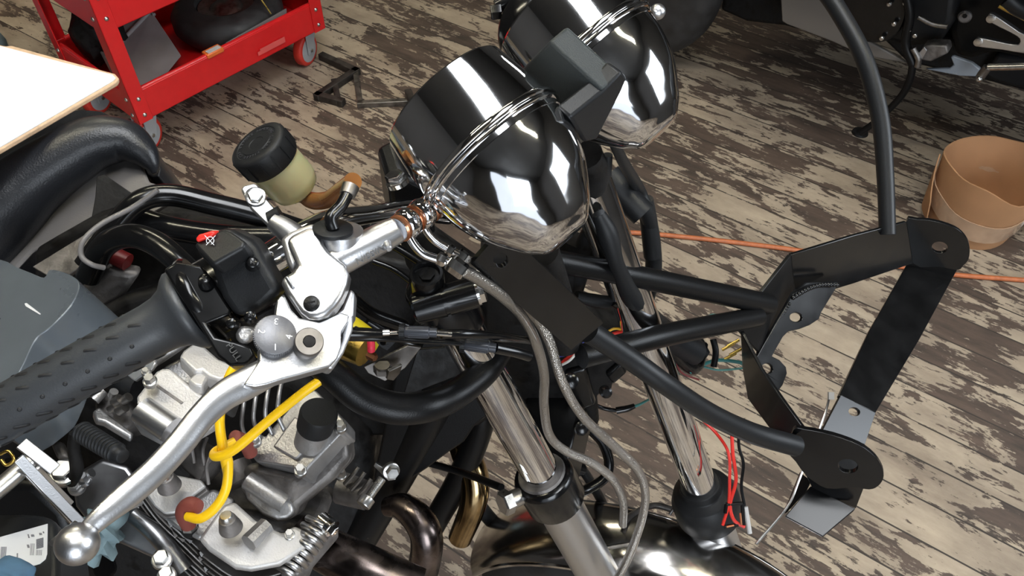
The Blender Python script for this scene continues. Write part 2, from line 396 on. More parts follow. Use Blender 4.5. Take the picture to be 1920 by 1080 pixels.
# contents of the cart
bn = plane3((200, 110, 2.32), (335, 100, 2.37), (240, 175, 2.28))
pts = [(200, 108), (281, 22), (288, 26), (341, 105), (335, 112), (300, 155), (238, 180), (226, 158)]
o = MB().prism(poly(pts, bn), (E2*.07 + E1*.01)).build('plastic_bin', BINM, None, bevel=.006); tag(o, 'smoky grey plastic bin tipped on edge in the lower shelf of the red cart', 'bin')
MB().tube([ON(199, 108, bn), ON(281, 22, bn), ON(289, 28, bn)], .006, 10).build('rim', mat('bin_rim', (.30, .29, .29), .4), o)
wh = thing('wheel', CP(.40, .2, .135), 'old wheel with a black tyre lying in the lower tray of the red cart', 'wheel')
wc = CP(.45, .20, .185)
MB().lathe(wc - Z*.045, Z, [(0, .085), (0, .13), (.01, .152), (.03, .166), (.06, .166), (.08, .152), (.09, .13), (.09, .09), (.06, .082), (.03, .082)], 48).build('tyre', TYRE, wh, smooth=60)
MB().lathe(wc - Z*.03, Z, [(0, .03), (.0, .083), (.02, .078), (.05, .083), (.062, .083), (.055, .05), (.07, .03)], 40).build('rim', STEELD, wh)
o = MB().prism([CP(.30, .012, .14), CP(.52, .012, .14), CP(.54, .014, .235), CP(.32, .014, .222)], E2*.004).build('flat_plate', GREYP, None, bevel=.001); tag(o, 'grey sheet leaning behind the front lip of the red cart', 'sheet')
o = MB().tube([CP(.47, .10, .36), CP(.50, .04, .225)], .0022, 8).build('metal_rod', GOLD, None); tag(o, 'thin brassy rod leaning in the lower shelf of the red cart', 'rod')
o = MB().box(CP(.245, -.004, .212), E1*.055, E2*.03, Z*.014).build('knife', mat('orange_plastic', (.75, .16, .03), .4), None, bevel=.003); tag(o, 'small orange and white tool lying on the front lip of the red cart', 'tool')
lab(MB().box(CP(.252, -.001, .226), E1*.042, E2*.016, Z*.002).build('blade', WHITEP, o), 'white strip')
# things behind the cart
def blob(c, sx, sy, sz, seed, amp=.25):
    rnd = random.Random(seed); mb = MB(); mb.sphere(V(0, 0, 0), 1, 22, 12)
    ph = [(rnd.uniform(2, 5), rnd.uniform(2, 5), rnd.uniform(0, 6)) for _ in range(4)]
    for v in mb.v:
        k = 1 + amp*sum(sin(a*v.x*2 + b*v.y*2 + p_ + v.z*3) for a, b, p_ in ph)/4
        v.x *= sx*k; v.y *= sy*k; v.z = max(v.z, -.75)*sz*k
    lo = min(v.z for v in mb.v); mb.v = [c + v - V(0, 0, lo) for v in mb.v]; return mb
o = blob(V(-1.72, 2.20, 0), .17, .18, .22, 3).build('cloth_heap', CLOTH, None, smooth=60); tag(o, 'crumpled blue-grey cloth heap behind the rear leg of the red cart', 'cloth')
o = blob(CP(.10, .31, .136), .075, .06, .10, 5).build('dark_rag_heap', DIRT, None, smooth=60); tag(o, 'dark heap of rags in the lower tray of the red cart behind the bin', 'rags')
o = MB().box(V(-1.9, 2.75, 0), V(.35, .05, 0), V(-.05, .3, 0), V(0, 0, .4)).build('storage_carton', CARD, None, bevel=.004); tag(o, 'brown carton on the floor at the far top left corner behind the cart', 'box')

# ================================================================ metal scraps on the floor
def bar(pts, w_, h, m, nm, par=None, z=0.0):
    mb = MB()
    for a, b in zip(pts[:-1], pts[1:]):
        A = G(*a, z); B = G(*b, z); t = (B - A).normalized(); s_ = t.cross(Z)*w_
        mb.box(A - s_/2 - t*w_/2, B - A + t*w_, s_, Z*h)
    return mb.build(nm, m, par, bevel=.0015)
sc = thing('steel_stand', G(640, 165), 'black welded square-tube steel piece lying on the floor near the cart caster', 'metal frame')
bar([(607, 112), (668, 140), (598, 186), (640, 197)], .022, .022, RUST, 'tube', sc)
bar([(636, 196), (628, 160)], .018, .02, RUST, 'tube', sc)
sc = thing('steel_bracket', G(720, 190), 'angled steel bracket with a rusty end lying right of the black welded piece', 'metal bracket')
bar([(668, 145), (676, 200), (760, 196)], .018, .018, STEELD, 'bar', sc)
lab(bar([(768, 188), (776, 210)], .022, .035, RUST, 'end_plate', sc), 'rusty end plate')

# ================================================================ cardboard drum
bc = G(1816, 415); rad = .130; hgt = .185
bk = thing('cardboard_drum', V(bc.x, bc.y, 0), 'round open brown cardboard tub with clear tape around it on the wood floor', 'carton')
def tap(r): return [(0, r*.80), (hgt*.5, r*.93), (hgt, r)]
mb = MB(); seg = 40; n0 = len(mb.v); prof = tap(rad) + [(hgt, rad-.004)] + [(hgt*.5, rad*.93-.004), (.004, rad*.80-.004)]
fl_ = []
for (z, r) in prof: fl_.append((z, r))
mb.lathe(V(bc.x, bc.y, 0), Z, fl_, seg)
for v in mb.v:                                   # hand-cut wavy, slightly dented wall
    a = math.atan2(v.y-bc.y, v.x-bc.x); k = 1 + .035*sin(3*a+1) + .02*sin(7*a)*(v.z/hgt)
    v.x = bc.x + (v.x-bc.x)*k; v.y = bc.y + (v.y-bc.y)*k
    if v.z > hgt*.9: v.z += .012*sin(2*a+.6) + .006*sin(5*a)
body = mb.build('body', CARD, bk, smooth=50)
mb = MB(); mb.lathe(V(bc.x, bc.y, 0), Z, [(hgt*.30, rad*.888+.0015), (hgt*.62, rad*.955+.0015), (hgt*.62, rad*.945), (hgt*.30, rad*.88)], seg)
mb.f = mb.f[:-2]
for v in mb.v:
    a = math.atan2(v.y-bc.y, v.x-bc.x); k = 1 + .035*sin(3*a+1) + .02*sin(7*a)*(v.z/hgt)
    v.x = bc.x + (v.x-bc.x)*k; v.y = bc.y + (v.y-bc.y)*k; v.z += .02*sin(a+.4)
lab(mb.build('tape_band', TAPE, bk, smooth=50), 'shiny clear packing tape')
mb = MB()
a0 = math.radians(158)
mb.strip([V(bc.x+cos(a0+.1*i)*(rad+.006), bc.y+sin(a0+.1*i)*(rad+.006), hgt-.002-.02*i) for i in range(6)], [V(bc.x+cos(a0+.1*i)*(rad*.84+.012), bc.y+sin(a0+.1*i)*(rad*.84+.012), .02) for i in range(6)], .003)
mb.build('overlap_flap', CARD, bk)
o = MB().box(G(1928, 440), V(.12, -.06, 0), V(.06, .12, 0), V(0, 0, .07)).build('pale_box', WHITEP, None, bevel=.003); tag(o, 'pale box edge on the floor at the right border beside the cardboard tub', 'box')

# ================================================================ orange extension cord
pts = [(1105, 434), (1200, 437), (1300, 446), (1400, 457), (1500, 470), (1600, 487), (1690, 500), (1780, 514), (1860, 521), (1990, 530)]
o = MB().tube(spline([G(x, y, .006) for x, y in pts], 6), .0062, 10).build('extension_cord', ORNG, None); tag(o, 'orange extension cord running across the painted wood floor', 'cord')

# ================================================================ second motorcycle, top right
q = V(.82, -.572, 0).normalized(); side = V(-.572, -.82, 0).normalized()     # q along the bike, side towards the camera
B2 = thing('parked_motorcycle', V(1.1, 2.1, 0), 'dark parked motorcycle with a pale belly fairing standing in the shade at the top right', 'motorcycle')
M0 = V(.62, 2.36, 0)
def PLN(off): return (M0 + side*off, -side)
def slab(name, pts, off, th, m, bev=.008, par=B2, seg=2): return MB().prism(poly(pts, PLN(off)), -side*th).build(name, m, par, bevel=bev, seg=seg)
# front wheel: nearest tyre, seen at the left
wc2 = ON(1215, -60, PLN(.0)); 
wc2 = V(wc2.x, wc2.y, .30)
cw = G(1165, 112); cw = V(cw.x, cw.y, 0) - side*.05
cen = cw + Z*.30 - q*.02
mb = MB(); mb.lathe(cen - side*.065, side, [(0, .20), (0, .235), (.012, .27), (.035, .292), (.065, .30), (.095, .292), (.118, .27), (.13, .235), (.13, .20)], 72)
mb.build('front_tyre', TYRE, B2, smooth=60)
MB().lathe(cen - side*.045, side, [(0, .17), (0, .205), (.02, .19), (.07, .19), (.09, .205), (.09, .17)], 60).build('rim', BLKG, B2)
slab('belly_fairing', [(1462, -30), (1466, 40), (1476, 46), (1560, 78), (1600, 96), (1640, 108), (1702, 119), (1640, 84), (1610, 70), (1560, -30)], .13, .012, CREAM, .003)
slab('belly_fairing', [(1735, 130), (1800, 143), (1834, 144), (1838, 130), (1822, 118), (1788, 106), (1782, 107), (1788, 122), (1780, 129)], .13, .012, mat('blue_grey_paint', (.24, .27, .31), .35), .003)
slab('engine_case', [(1560, -60), (1568, 10), (1600, 60), (1650, 80), (1700, 90), (1760, 86), (1790, 40), (1800, -60)], .10, .22, BLKP, .02, seg=4)
slab('frame', [(1790, -60), (1778, 60), (1790, 108), (1822, 112), (1860, 100), (1990, 130), (1990, -60)], .06, .14, BLKS, .02, seg=3)
slab('rear_fairing', [(1842, 140), (1860, 152), (1905, 165), (1990, 168), (1990, 120), (1870, 100)], .02, .12, BLKP, .01)
slab('lower_tray', [(1640, 60), (1700, 118), (1838, 150), (1990, 190), (1990, 110), (1800, 70)], -.02, .10, DIRT, .01)
slab('radiator_shroud', [(1360, -60), (1350, 20), (1400, 42), (1470, 50), (1560, 74), (1600, 40), (1600, -60)], -.02, .10, DIRT, .012)
eng = MB(); pl = PLN(.16); eng.prism(pcirc(1640, 20, 62, pl, 28), side*-.05); eng.build('clutch_cover', BLKG, B2, bevel=.008, seg=3)
for (x, y) in ((1668, 7), (1677, 44), (1654, 71), (1716, 66), (1705, 56), (1698, 5)):
    MB().lathe(ON(x, y, PLN(.17)), side, [(0, .006), (.006, .006), (.008, .004)], 10).build('bolt', STEEL, B2)
TU2 = lambda nm, pts, off, r, m, asp=1.0: MB().tube(spline([ON(x, y, PLN(off)) for x, y in pts], 6), r, 12, True, asp).build(nm, m, B2)
TU2('shift_lever', [(1722, 32), (1750, 46), (1776, 50)], .19, .006, STEELD)
TU2('hose', [(1700, -10), (1706, 30), (1698, 80), (1712, 120)], .17, .012, BLKS)
TU2('drain_bracket', [(1712, 90), (1722, 110), (1720, 125)], .18, .008, STEELD)
o = slab('mounting_block', [(1720, 112), (1730, 88), (1745, 85), (1775, 86), (1778, 100), (1745, 116)], .17, .04, CASTD, .004)
slab('clamp', [(1722, 100), (1733, 88), (1738, 95), (1729, 112)], .18, .004, ALU, .001)
for (x, y) in ((1810, 30),):
    mb = MB(); mb.lathe(ON(x, y, PLN(.10)), side, [(0, .016), (.006, .016), (.010, .012)], 24); hb = mb.build('frame_bolt', CASTD, B2)
    MB().lathe(ON(x-1, y, PLN(.112)), side, [(0, .006), (.001, .006)], 6).build('hex_socket', BLKS, hb)
fp = thing  # (plain alias kept local)
fr2 = slab('foot_peg_bracket', cubic([(1852, 30), (1862, 27), (1900, 52), (1920, 64), (1990, 92), (1990, 110), (1915, 100), (1880, 94), (1834, 88), (1826, 80), (1832, 72), (1846, 73), (1900, 84), (1912, 80), (1906, 68), (1860, 44)], 3), .17, .014, POL, .003)
for (x, y) in ((1858, 35), (1834, 79)): MB().lathe(ON(x, y, PLN(.17)), side, [(0, .010), (.003, .010), (.004, .006), (.004, .003)], 20).build('bolt', STEEL, fr2)
TU2('brake_pedal_rod', [(1852, 126), (1900, 125), (1990, 122)], .20, .0085, STEEL)
TU2('pedal_link', [(1852, 126), (1843, 137), (1836, 148)], .20, .011, STEELD)
MB().sphere(ON(1836, 148, PLN(.21)), .008).build('pedal_bolt', STEEL, B2)
TU2('chrome_trim', [(1874, 10), (1905, 26), (1990, 68)], .18, .006, GOLD)
TU2('foot_peg', [(1890, -4), (1920, 18), (1990, 40)], .20, .020, BLKP)
ks = TU2('kickstand', [(1712, 115), (1706, 150), (1690, 180), (1660, 212), (1640, 230), (1614, 248)], .17, .0095, BLKS)
kf = G(1612, 250); MB().lathe(V(kf.x, kf.y, .001), Z, [(0, .024), (.006, .022), (.010, .008)], 20).build('foot', DIRT, ks)
# unseen boxes for tank, tail and fairing, added to shade the floor
mb = MB()
for (a, b, s0, s1, z0, z1) in ((-.15, .55, -.25, .30, .52, 1.05), (.3, 1.5, -.2, .45, .80, 1.02), (1.05, 1.9, -.15, .30, .72, 1.0)):
    mb.box(M0 + q*a + side*s0 + Z*z0, q*(b-a), side*(s1-s0), Z*(z1-z0))
mb.build('shade_bodywork', BLKP, B2, bevel=.06, seg=4)
# rear wheel of the parked bike, out at the right border, carries it
cr_ = cen + q*1.85
MB().lathe(cr_ - side*.08, side, [(0, .20), (.0, .235), (.02, .28), (.08, .30), (.14, .28), (.16, .235), (.16, .20)], 60).build('rear_tyre', TYRE, B2, smooth=60)

# ================================================================ board on the seat, bottle and rag
bp_l = plane3((0, 90, .97), (220, 150, .95), (0, 270, .84))
bd = thing('white_board', ON(60, 200, bp_l), 'overexposed white board with a pale wooden edge lying across the black seat', 'board')
pts = [(-90, 62), (10, 86), (22, 85), (120, 112), (216, 138), (223, 146), (219, 153), (-90, 332)]
MB().prism(poly(pts, bp_l), bp_l[1]*.006).build('panel', WOODE, bd, bevel=.0015)
o = MB().prism(poly([(-90, 64), (8, 88), (114, 116), (211, 140), (217, 146), (212, 151), (-90, 328)], (bp_l[0] - bp_l[1]*.0012, bp_l[1])), bp_l[1]*.001).build('sheet', PAPER, bd)
lab(o, 'blank white face')
bl = plane3((0, 1010, .62), (88, 985, .62), (40, 1080, .585))
bt = thing('plastic_bottle', ON(40, 1060, bl), 'black plastic bottle with a white printed label at the lower left corner', 'bottle')
MB().prism(poly(cubic([(-80, 985), (20, 962), (92, 968), (104, 1000), (108, 1066), (100, 1110), (60, 1140), (-80, 1150)], 4), (bl[0], bl[1])), bl[1]*.05).build('body', BLKP, bt, bevel=.008, seg=4)
ll = (bl[0] - bl[1]*.0006, bl[1])
lb = MB().prism(poly([(-80, 1032), (0, 1007), (89, 982), (88, 1038), (85, 1048), (74, 1057), (44, 1066), (0, 1069), (-80, 1075)], ll), ll[1]*.0005).build('label', LABW, bt); lab(lb, 'white printed label')
lk = (bl[0] - bl[1]*.0010, bl[1]); mb = MB()
def ink(x, y, w_, h, a=-15): 
    c_, s_ = cos(radians(a)), sin(radians(a)); mb.prism(poly([(x+u*c_-v*s_, y+u*s_+v*c_) for u, v in ((-w_/2, -h/2), (w_/2, -h/2), (w_/2, h/2), (-w_/2, h/2))], lk), lk[1]*.0002)
for i in range(11): ink(74.5, 1010 + i*1.7, 14, .8)
for i in range(6): ink(1.5 + i*1.8, 1040, .7, 30, 4)
for i in range(5): ink(68 + i*2.4, 1036, .7, 10, 4)
for i in range(4): ink(57 + i*2.2, 1030, .6, 22, 4)
for (x, y, w_, h) in ((60, 1004, 7, 4), (75, 1001, 6, 4), (53, 1005, 3, 7), (81, 998, 3, 3), (52, 1024, 5, 6)): ink(x, y, w_*.5, h); ink(x+w_*.45, y, w_*.25, h)
for i in range(8): ink(32.4, 1038 + i*2.0, 2.6, 1.1)
mb.build('printing', INK, lb)
o = blob(P(8, 1108, .55), .030, .016, .014, 11, .5).build('blue_rag', BLUEC, None, smooth=60); tag(o, 'light blue rag at the bottom left corner over the black bottle', 'rag')
o = blob(P(206, 1020, .72), .016, .022, .022, 12, .5).build('blue_rag', CLOTH, None, smooth=60); tag(o, 'dark blue rag tucked behind the silver ball end of the brake lever', 'rag')
# ================================================================ the black steel fairing bracket
TABM = mat('black_powder_coat', (.008, .008, .0085), .26, 0, spec=.35)
FB = thing('fairing_bracket', P(1480, 700, .88), 'black welded steel bracket of bent flat straps and tubes reaching forward past the chrome cups', 'bracket')
pl = plane3((943, 430, .520), (885, 495, .530), (1130, 605, .620))
mb = MB(); mb.prism(poly([(944, 429), (1131, 606), (1071, 656), (884, 496)], pl), pl[1]*.004, [pcirc(939, 488, 14, pl, 28)]); mb.build('mounting_plate', BLKG, FB, bevel=.0005)
TUB('support_tube', [(1105, 622, .645), (1180, 672, .67), (1250, 722, .69), (1330, 775, .73), (1410, 812, .77), (1492, 836, .80)], [44, 42, 40, 40, 40, 40], BLKP, FB, 28, 8)
TUB('support_tube', [(1530, -40, .99), (1572, 20, .98), (1620, 110, .97), (1650, 220, .97), (1660, 330, .97), (1664, 440, .97)], [34, 33, 33, 33, 31, 30], BLKP, FB, 28, 8)
TUB('stem_tube', [(1020, 486, .68), (1200, 520, .735), (1440, 570, .885)], [44, 43, 40], BLKS, FB, 28)
TUB('stem_tube', [(1090, 668, .71), (1240, 630, .755), (1420, 594, .87)], [46, 44, 38], BLKS, FB, 28)
def st(nm, rows, th=.004, m=BLKG, bev=.0008): return MB().strip([P(a, b, d) for a, b, d, *_ in rows], [P(r[3], r[4], r[5]) for r in rows], th).build(nm, m, FB, bevel=bev)
# strap from the far lobe to the stem
farl = plane3((1700, 415, .985), (1815, 460, .99), (1760, 520, 1.04))
st('upper_strap', [(1483, 478, .905, 1492, 565, .955), (1600, 442, .945, 1600, 532, .995), (1700, 416, .98, 1712, 494, 1.03)])
lobe = [(1699, 416), (1720, 412), (1752, 415), (1790, 427), (1810, 444), (1818, 464), (1816, 486), (1806, 498), (1796, 506), (1760, 500), (1712, 494)]
lobe = cubic(lobe, 3); mb = MB(); mb.prism(poly(lobe, farl), farl[1]*.004, [pcirc(1762, 464, 15, farl, 24, .72, .1)]); mb.build('rounded_lobe', BLKG, FB, bevel=.0008)
st('bend', [(1483, 478, .905, 1492, 565, .955), (1466, 500, .895, 1470, 575, .94), (1428, 548, .875, 1452, 605, .915), (1388, 622, .86, 1430, 668, .90)], .004, BLKS)
st('lower_strap', [(1388, 622, .86, 1392, 690, .90), (1388, 622, .86, 1392, 690, .90)][:1] + [(1426, 692, .845, 1402, 748, .88), (1466, 750, .825, 1442, 802, .86), (1504, 802, .80, 1488, 862, .825)])
# back plate with two lugs
bpl = plane3((1480, 560, .915), (1560, 530, .95), (1450, 720, .90))
MB().prism(poly([(1488, 548), (1512, 530), (1570, 528), (1572, 534), (1540, 586), (1536, 598), (1518, 610), (1500, 617), (1478, 622), (1468, 632), (1452, 660), (1448, 668), (1462, 675), (1474, 688), (1476, 700), (1468, 722), (1456, 738), (1420, 690), (1416, 676)], bpl), bpl[1]*.004, [pcirc(1493, 595, 12, bpl, 20, .7, .1), pcirc(1439, 691, 11, bpl, 20, .8, .4)]).build('lug_plate', BLKG, FB, bevel=.0008)
wl = MB()
for i in range(16):
    f = i/15; wl.sphere(P(1487 + 82*f, 558 - 22*f - 10*sin(f*3), .905 + .04*f), .0028, 10, 6)
wl.build('weld_bead', BLKG, FB, smooth=60)
wl = MB()
for i in range(22):
    f = i/21; wl.sphere(P(1480 - 62*f, 570 + 96*f, .915 - .018*f), .0020, 8, 5)
wl.build('weld_bead', BLKG, FB, smooth=60)
# near lobe
nl = plane3((1500, 810, .80), (1640, 880, .80), (1560, 920, .835))
lobe = [(1488, 806), (1510, 806), (1560, 816), (1610, 834), (1640, 856), (1655, 880), (1656, 898), (1646, 912), (1630, 918), (1600, 914), (1550, 916), (1512, 892), (1492, 866), (1478, 846)]
lobe = cubic(lobe, 3); mb = MB(); mb.prism(poly(lobe, nl), nl[1]*.005, [pcirc(1590, 874, 19, nl, 28, .68, .15)]); mb.build('rounded_lobe', BLKG, FB, bevel=.0010)
for x, y in ((1484, 822), (1486, 842)): MB().sphere(P(x, y, .798), .0035, 10, 6).build('weld_blob', BLKG, FB)
# long cross strap: far lobe -> bends -> tab under the near lobe
st('cross_strap', [(1706, 486, 1.045, 1798, 500, 1.045), (1630, 620, .975, 1722, 640, .98), (1574, 742, .895, 1642, 774, .905)], .005)
st('cross_strap', [(1542, 806, .872, 1622, 832, .880), (1528, 850, .856, 1620, 872, .866), (1512, 889, .840, 1618, 913, .846)], .004)
cl2 = plane3((1577, 741, .896), (1642, 773, .906), (1580, 838, .868))
MB().prism(poly([(1577, 741), (1642, 773), (1620, 838), (1540, 812)], cl2), cl2[1]*.004, [pcirc(1602, 772, 11, cl2, 20, .75, .2)]).build('strap_bend', TABM, FB, bevel=.0008)
st('lower_tab_wall', [(1510, 890, .835, 1522, 914, .86), (1560, 905, .84, 1570, 938, .86), (1620, 915, .84, 1605, 954, .86)], .005)
tb = (P(1560, 930, .86), V(.23, .19, -.96).normalized())
MB().prism(poly([(1520, 911), (1604, 953), (1600, 958), (1543, 1006), (1472, 968)], tb), tb[1]*.004).build('end_tab', TABM, FB, bevel=.0008)
MB().prism(poly([(1502, 887), (1521, 902), (1512, 922), (1474, 962), (1472, 962)], (tb[0] + tb[1]*.01, (tb[1]*.5 + XV*.6).normalized())), FV*.004).build('tab_return', BLKS, FB)
# thin rod / wire on the floor behind it
o = MB().tube(spline([P(1556, 740, .93), P(1545, 780, .93), P(1500, 895, .90), P(1476, 950, .89), P(1418, 1020, .88)], 6), .0014, 8).build('bare_wire', STEEL, FB)
MB().cbox(P(1558, 742, .925), XV*.006, DV*.008, FV*.004).build('wire_lug', WHITEP, FB)
# ================================================================ the motorcycle
MOTO = thing('motorcycle', V(-.05, .62, 0), 'stripped-down motorcycle with twin chrome gauge cups, aluminium brake lever, bare engine and chrome fork', 'motorcycle')
U = V(.347, -.129, -.929).normalized()           # fork direction, downwards
LAT = V(.35, .937, 0).normalized()               # from the right fork leg to the left one
HEAD = V(.937, -.35, 0).normalized()
FN = P(961, 790, .765); FF = P(1283, 830, .893)
def on_near(t): return FN + U*t
def on_far(t): return FF + U*t

# ---------------------------------------------------------------- fork
def fork_leg(base, t0, t1, t2, nm, low_r):
    f = MB().tube([base + U*t0, base + U*t1], .0190, 32).build(nm, CHROME, MOTO)
    MB().tube([base + U*(t1-.03), base + U*t2], low_r, 32).build('fork_slider', POL if low_r > .02 else CHROME, f)
    return f
leg_n = fork_leg(FN, -.17, .15, .62, 'fork_tube', .0235)
leg_f = fork_leg(FF, -.40, .15, .60, 'fork_tube', .0225)
# lower yoke ring round the near leg
yc = ON(1030, 914, (FN, LAT)) ; t_y = (yc - FN).dot(U); yo = on_near(t_y)
mb = MB(); mb.lathe(yo - U*.024, U, [(0, .0205), (0, .0275), (.004, .031), (.042, .031), (.048, .028), (.048, .02)], 36)
mb.prism([yo - U*.02 + HEAD*-.02, yo - U*.02 + LAT*.03 - HEAD*.04, yo - U*.02 + LAT*.10 - HEAD*.05, yo - U*.02 + LAT*.10 + HEAD*.01, yo - U*.02 + HEAD*.02], U*.038)
ly = mb.build('lower_yoke', BLKG, MOTO, bevel=.003)
MB().lathe(yo - U*.027, U, [(0, .0195), (.0, .0235), (.003, .0245), (.004, .0205)], 32).build('retaining_ring', CASTD, ly)
mb = MB(); bx = (P(905, 952, .80) - P(1000, 908, .83)).normalized(); b0 = P(975, 930, .815)
mb.lathe(b0, bx, [(0, .009), (.012, .009)], 16); mb.hexa(b0 + bx*.012, bx, .0125, .010); mb.build('pinch_bolt', STEEL, ly)
yf = on_far((ON(1322, 935, (FF, LAT)) - FF).dot(U))
MB().lathe(yf - U*.030, U, [(0, .020), (0, .023), (.010, .0245), (.016, .034), (.030, .039), (.055, .039), (.064, .034), (.068, .022)], 40).build('dust_boot', RUB, MOTO, bevel=.001, smooth=45)
# upper yoke / handlebar clamps
yo2 = on_near(-.155)
mb = MB(); mb.lathe(yo2 - U*.024, U, [(0, .020), (0, .0255), (.003, .027), (.045, .027), (.048, .0255), (.048, .02)], 32)
uy = mb.build('upper_clamp', BLKG, MOTO, bevel=.001)
ca, cb = P(775, 580, .628), P(893, 547, .628); ax = (cb-ca).normalized()
MB().lathe(ca, ax, [(0, .010), (.002, .012), (.024, .0125), (.024, .0115), (.027, .0115), (.027, .0125), ((cb-ca).length, .012)], 28).build('clamp_barrel', BLKG, uy)
mb = MB(); mb.hexa(cb - ax*.001, ax, .0095, .008); mb.lathe(cb, ax, [(0, .011), (.002, .011)], 24); mb.build('clamp_bolt', CHROMEW, uy)
mb = MB(); hc = P(799, 512, .62); mb.lathe(hc, (FV*.75+DV*.6).normalized(), [(.004, .004), (.004, .0095), (0, .0105), (0, .0125), (.004, .0135), (.05, .0135)], 28); mb.build('fork_cap', BLKG, uy)
mb = MB(); mb.lathe(P(800, 514, .622), (FV*.75+DV*.6).normalized(), [(0, .003), (0, .006), (.006, .006)], 6); mb.build('cap_nut', BLKG, uy)
pl = plane3((730, 340, .60), (800, 335, .61), (745, 400, .63))
mb = MB(); mb.prism(poly([(728, 345), (760, 330), (800, 352), (808, 372), (820, 440), (740, 440), (733, 385)], pl), pl[1]*.04); tc2 = mb.build('top_clamp', BLKS, MOTO, bevel=.004)
axb = (P(733, 312, .60) - P(750, 352, .61)).normalized()
mb = MB(); mb.lathe(P(747, 346, .6), axb, [(0, .0085), (.003, .0085)], 24); mb.hexa(P(746, 344, .6), axb, .0075, .0085); mb.build('clamp_bolt', CHROMEW, tc2)
# fork stem cluster, black lump between the legs
pl = plane3((960, 560, .78), (1080, 600, .80), (1040, 840, .94))
mb = MB(); mb.prism(poly([(900, 480), (1060, 500), (1085, 620), (1180, 640), (1235, 660), (1170, 705), (1150, 722), (1148, 740), (1120, 745), (1125, 800), (1108, 812), (1080, 815), (1090, 850), (1075, 900), (1000, 860), (940, 760), (900, 640)], pl), pl[1]*.06)
st = mb.build('steering_head', DIRT, MOTO, bevel=.012, seg=3)
pl2 = (pl[0] - pl[1]*.006, pl[1])
for pts in ([(1135, 705), (1165, 680), (1178, 700), (1150, 724)], [(1060, 700), (1100, 690), (1118, 760), (1070, 780)], [(1040, 800), (1085, 790), (1100, 830), (1050, 850)]):
    MB().prism(poly(pts, pl2), pl[1]*.02).build('casting_lug', BLKG, st, bevel=.004, seg=3)
for x, y, r in ((1068, 712, .008), (1134, 733, .006), (1088, 800, .007)): MB().lathe(P(x, y, .82), -FV, [(0, r), (.012, r), (.014, r*.6)], 16).build('bolt', BLKG, st)
TUB('steering_lock', [(1010, 470, .60), (1040, 560, .66), (1060, 640, .72)], 70, DIRT, MOTO, 20)
TUB('brake_splitter', [(985, 860, .92), (1035, 870, .90), (1090, 880, .93)], 26, BLKG, MOTO)

# ---------------------------------------------------------------- gauges
GA = (XV*.655 + DV*.755 - FV*.085).normalized()
def gauge(cx, cy, d, rot, group='instrument cups'):
    c = P(cx, cy, d)                              # centre of the rolled ring
    k = d/FPX
    g = MB().lathe(c, GA, [(-134*k0, 126*k0), (-137*k0, 132*k0), (-133*k0, 136*k0), (-60*k0, 147*k0), (-11*k0, 151*k0)], 96).build('gauge_body', CHROME, MOTO, smooth=30)
    MB().lathe(c, GA, [(-12*k0, 150*k0), (-11*k0, 157*k0), (-7*k0, 160.5*k0), (-1*k0, 161*k0), (2*k0, 157*k0), (3*k0, 155*k0), (5*k0, 158*k0), (9*k0, 158.5*k0), (12*k0, 154*k0), (12*k0, 150*k0)], 96).build('rim_ring', CHROME, g, smooth=50)
    prof = [(10, 152), (22, 152), (23, 149.5), (50, 146.5), (74, 141), (100, 133), (126, 122), (150, 107), (170, 93), (190, 78), (203, 64), (212, 54), (217, 44), (219, 30), (219.5, 0)]
    sp = spline([V(a*k0, b*k0, 0) for a, b in prof[2:]], 5)
    MB().lathe(c, GA, [(10*k0, 150*k0), (10*k0, 152*k0), (22*k0, 152*k0)] + [(p.x, max(p.y, 0)) for p in sp], 96).build('chrome_cup', CHROME, g, smooth=50)
    MB().lathe(c, GA, [(-134*k0, 0), (-134*k0, 127*k0), (-132*k0, 127*k0), (-132*k0, 0)], 64).build('dial_glass', BLKG, g)
    return g
k0 = .50/FPX
g1 = gauge(922, 283, .50, 0)
g2 = gauge(1108, 108, .566, 0)
# black relay box between them and its mount
o0 = P(1030, 77, .491); a_ = P(1130, 170, .481) - o0; b_ = P(1065, 48, .497) - o0; c_ = P(984, 124, .53) - o0
mb = MB(); mb.box(o0, a_, b_, c_*1.5); rb = mb.build('relay_box', BOX, MOTO, bevel=.0022, seg=3)
o1 = P(1132, 173, .509); a1 = P(1178, 143, .545) - o1; c1 = P(1069, 222, .525) - o1
pl = plane3((1130, 172, .483), (1176, 142, .491), (1092, 266, .509))
MB().prism(poly([(1069, 221), (1131, 171), (1166, 134), (1177, 146), (1166, 172), (1120, 262), (1096, 268)], pl), pl[1]*.012).build('box_mount', BLKP, MOTO, bevel=.002)
# left-hand bar end assembly behind the far gauge
mb = MB(); la = P(985, 60, .60); lx = (XV*.66+DV*.72+FV*.1).normalized()
lh = MB().lathe(P(992, 52, .62), (XV*.5+DV*.35-FV*.5).normalized(), [(0, .020), (0, .030), (.004, .032), (.018, .032), (.022, .029), (.022, .018)], 36).build('left_switch_housing', BLKG, MOTO)
TUB('handlebar_left', [(1010, 60, .62), (990, 130, .62), (960, 200, .60), (930, 290, .60)], 50, BLKG, MOTO, 20)
MB().hexa(P(940, 22, .61), (-XV*.9+DV*.1).normalized(), .006, .008).build('mirror_nut', BLKG, lh)
TUB('cable_stub', [(975, 22, .60), (1000, 32, .598), (1020, 38, .60)], [12, 10, 12], CHROMEW, lh)
TUB('clamp_highlight_ring', [(978, 42, .60), (990, 36, .598), (1003, 42, .60)], 10, CHROMEW, lh)
TUB('clutch_perch', [(930, 14, .62), (960, 0, .62), (1020, -30, .62)], [26, 34, 40], BLKG, MOTO)
TUB('clutch_cable', [(955, 88, .585), (962, 110, .58), (990, 140, .58)], [7, 6, 5], CHROMEW, MOTO)
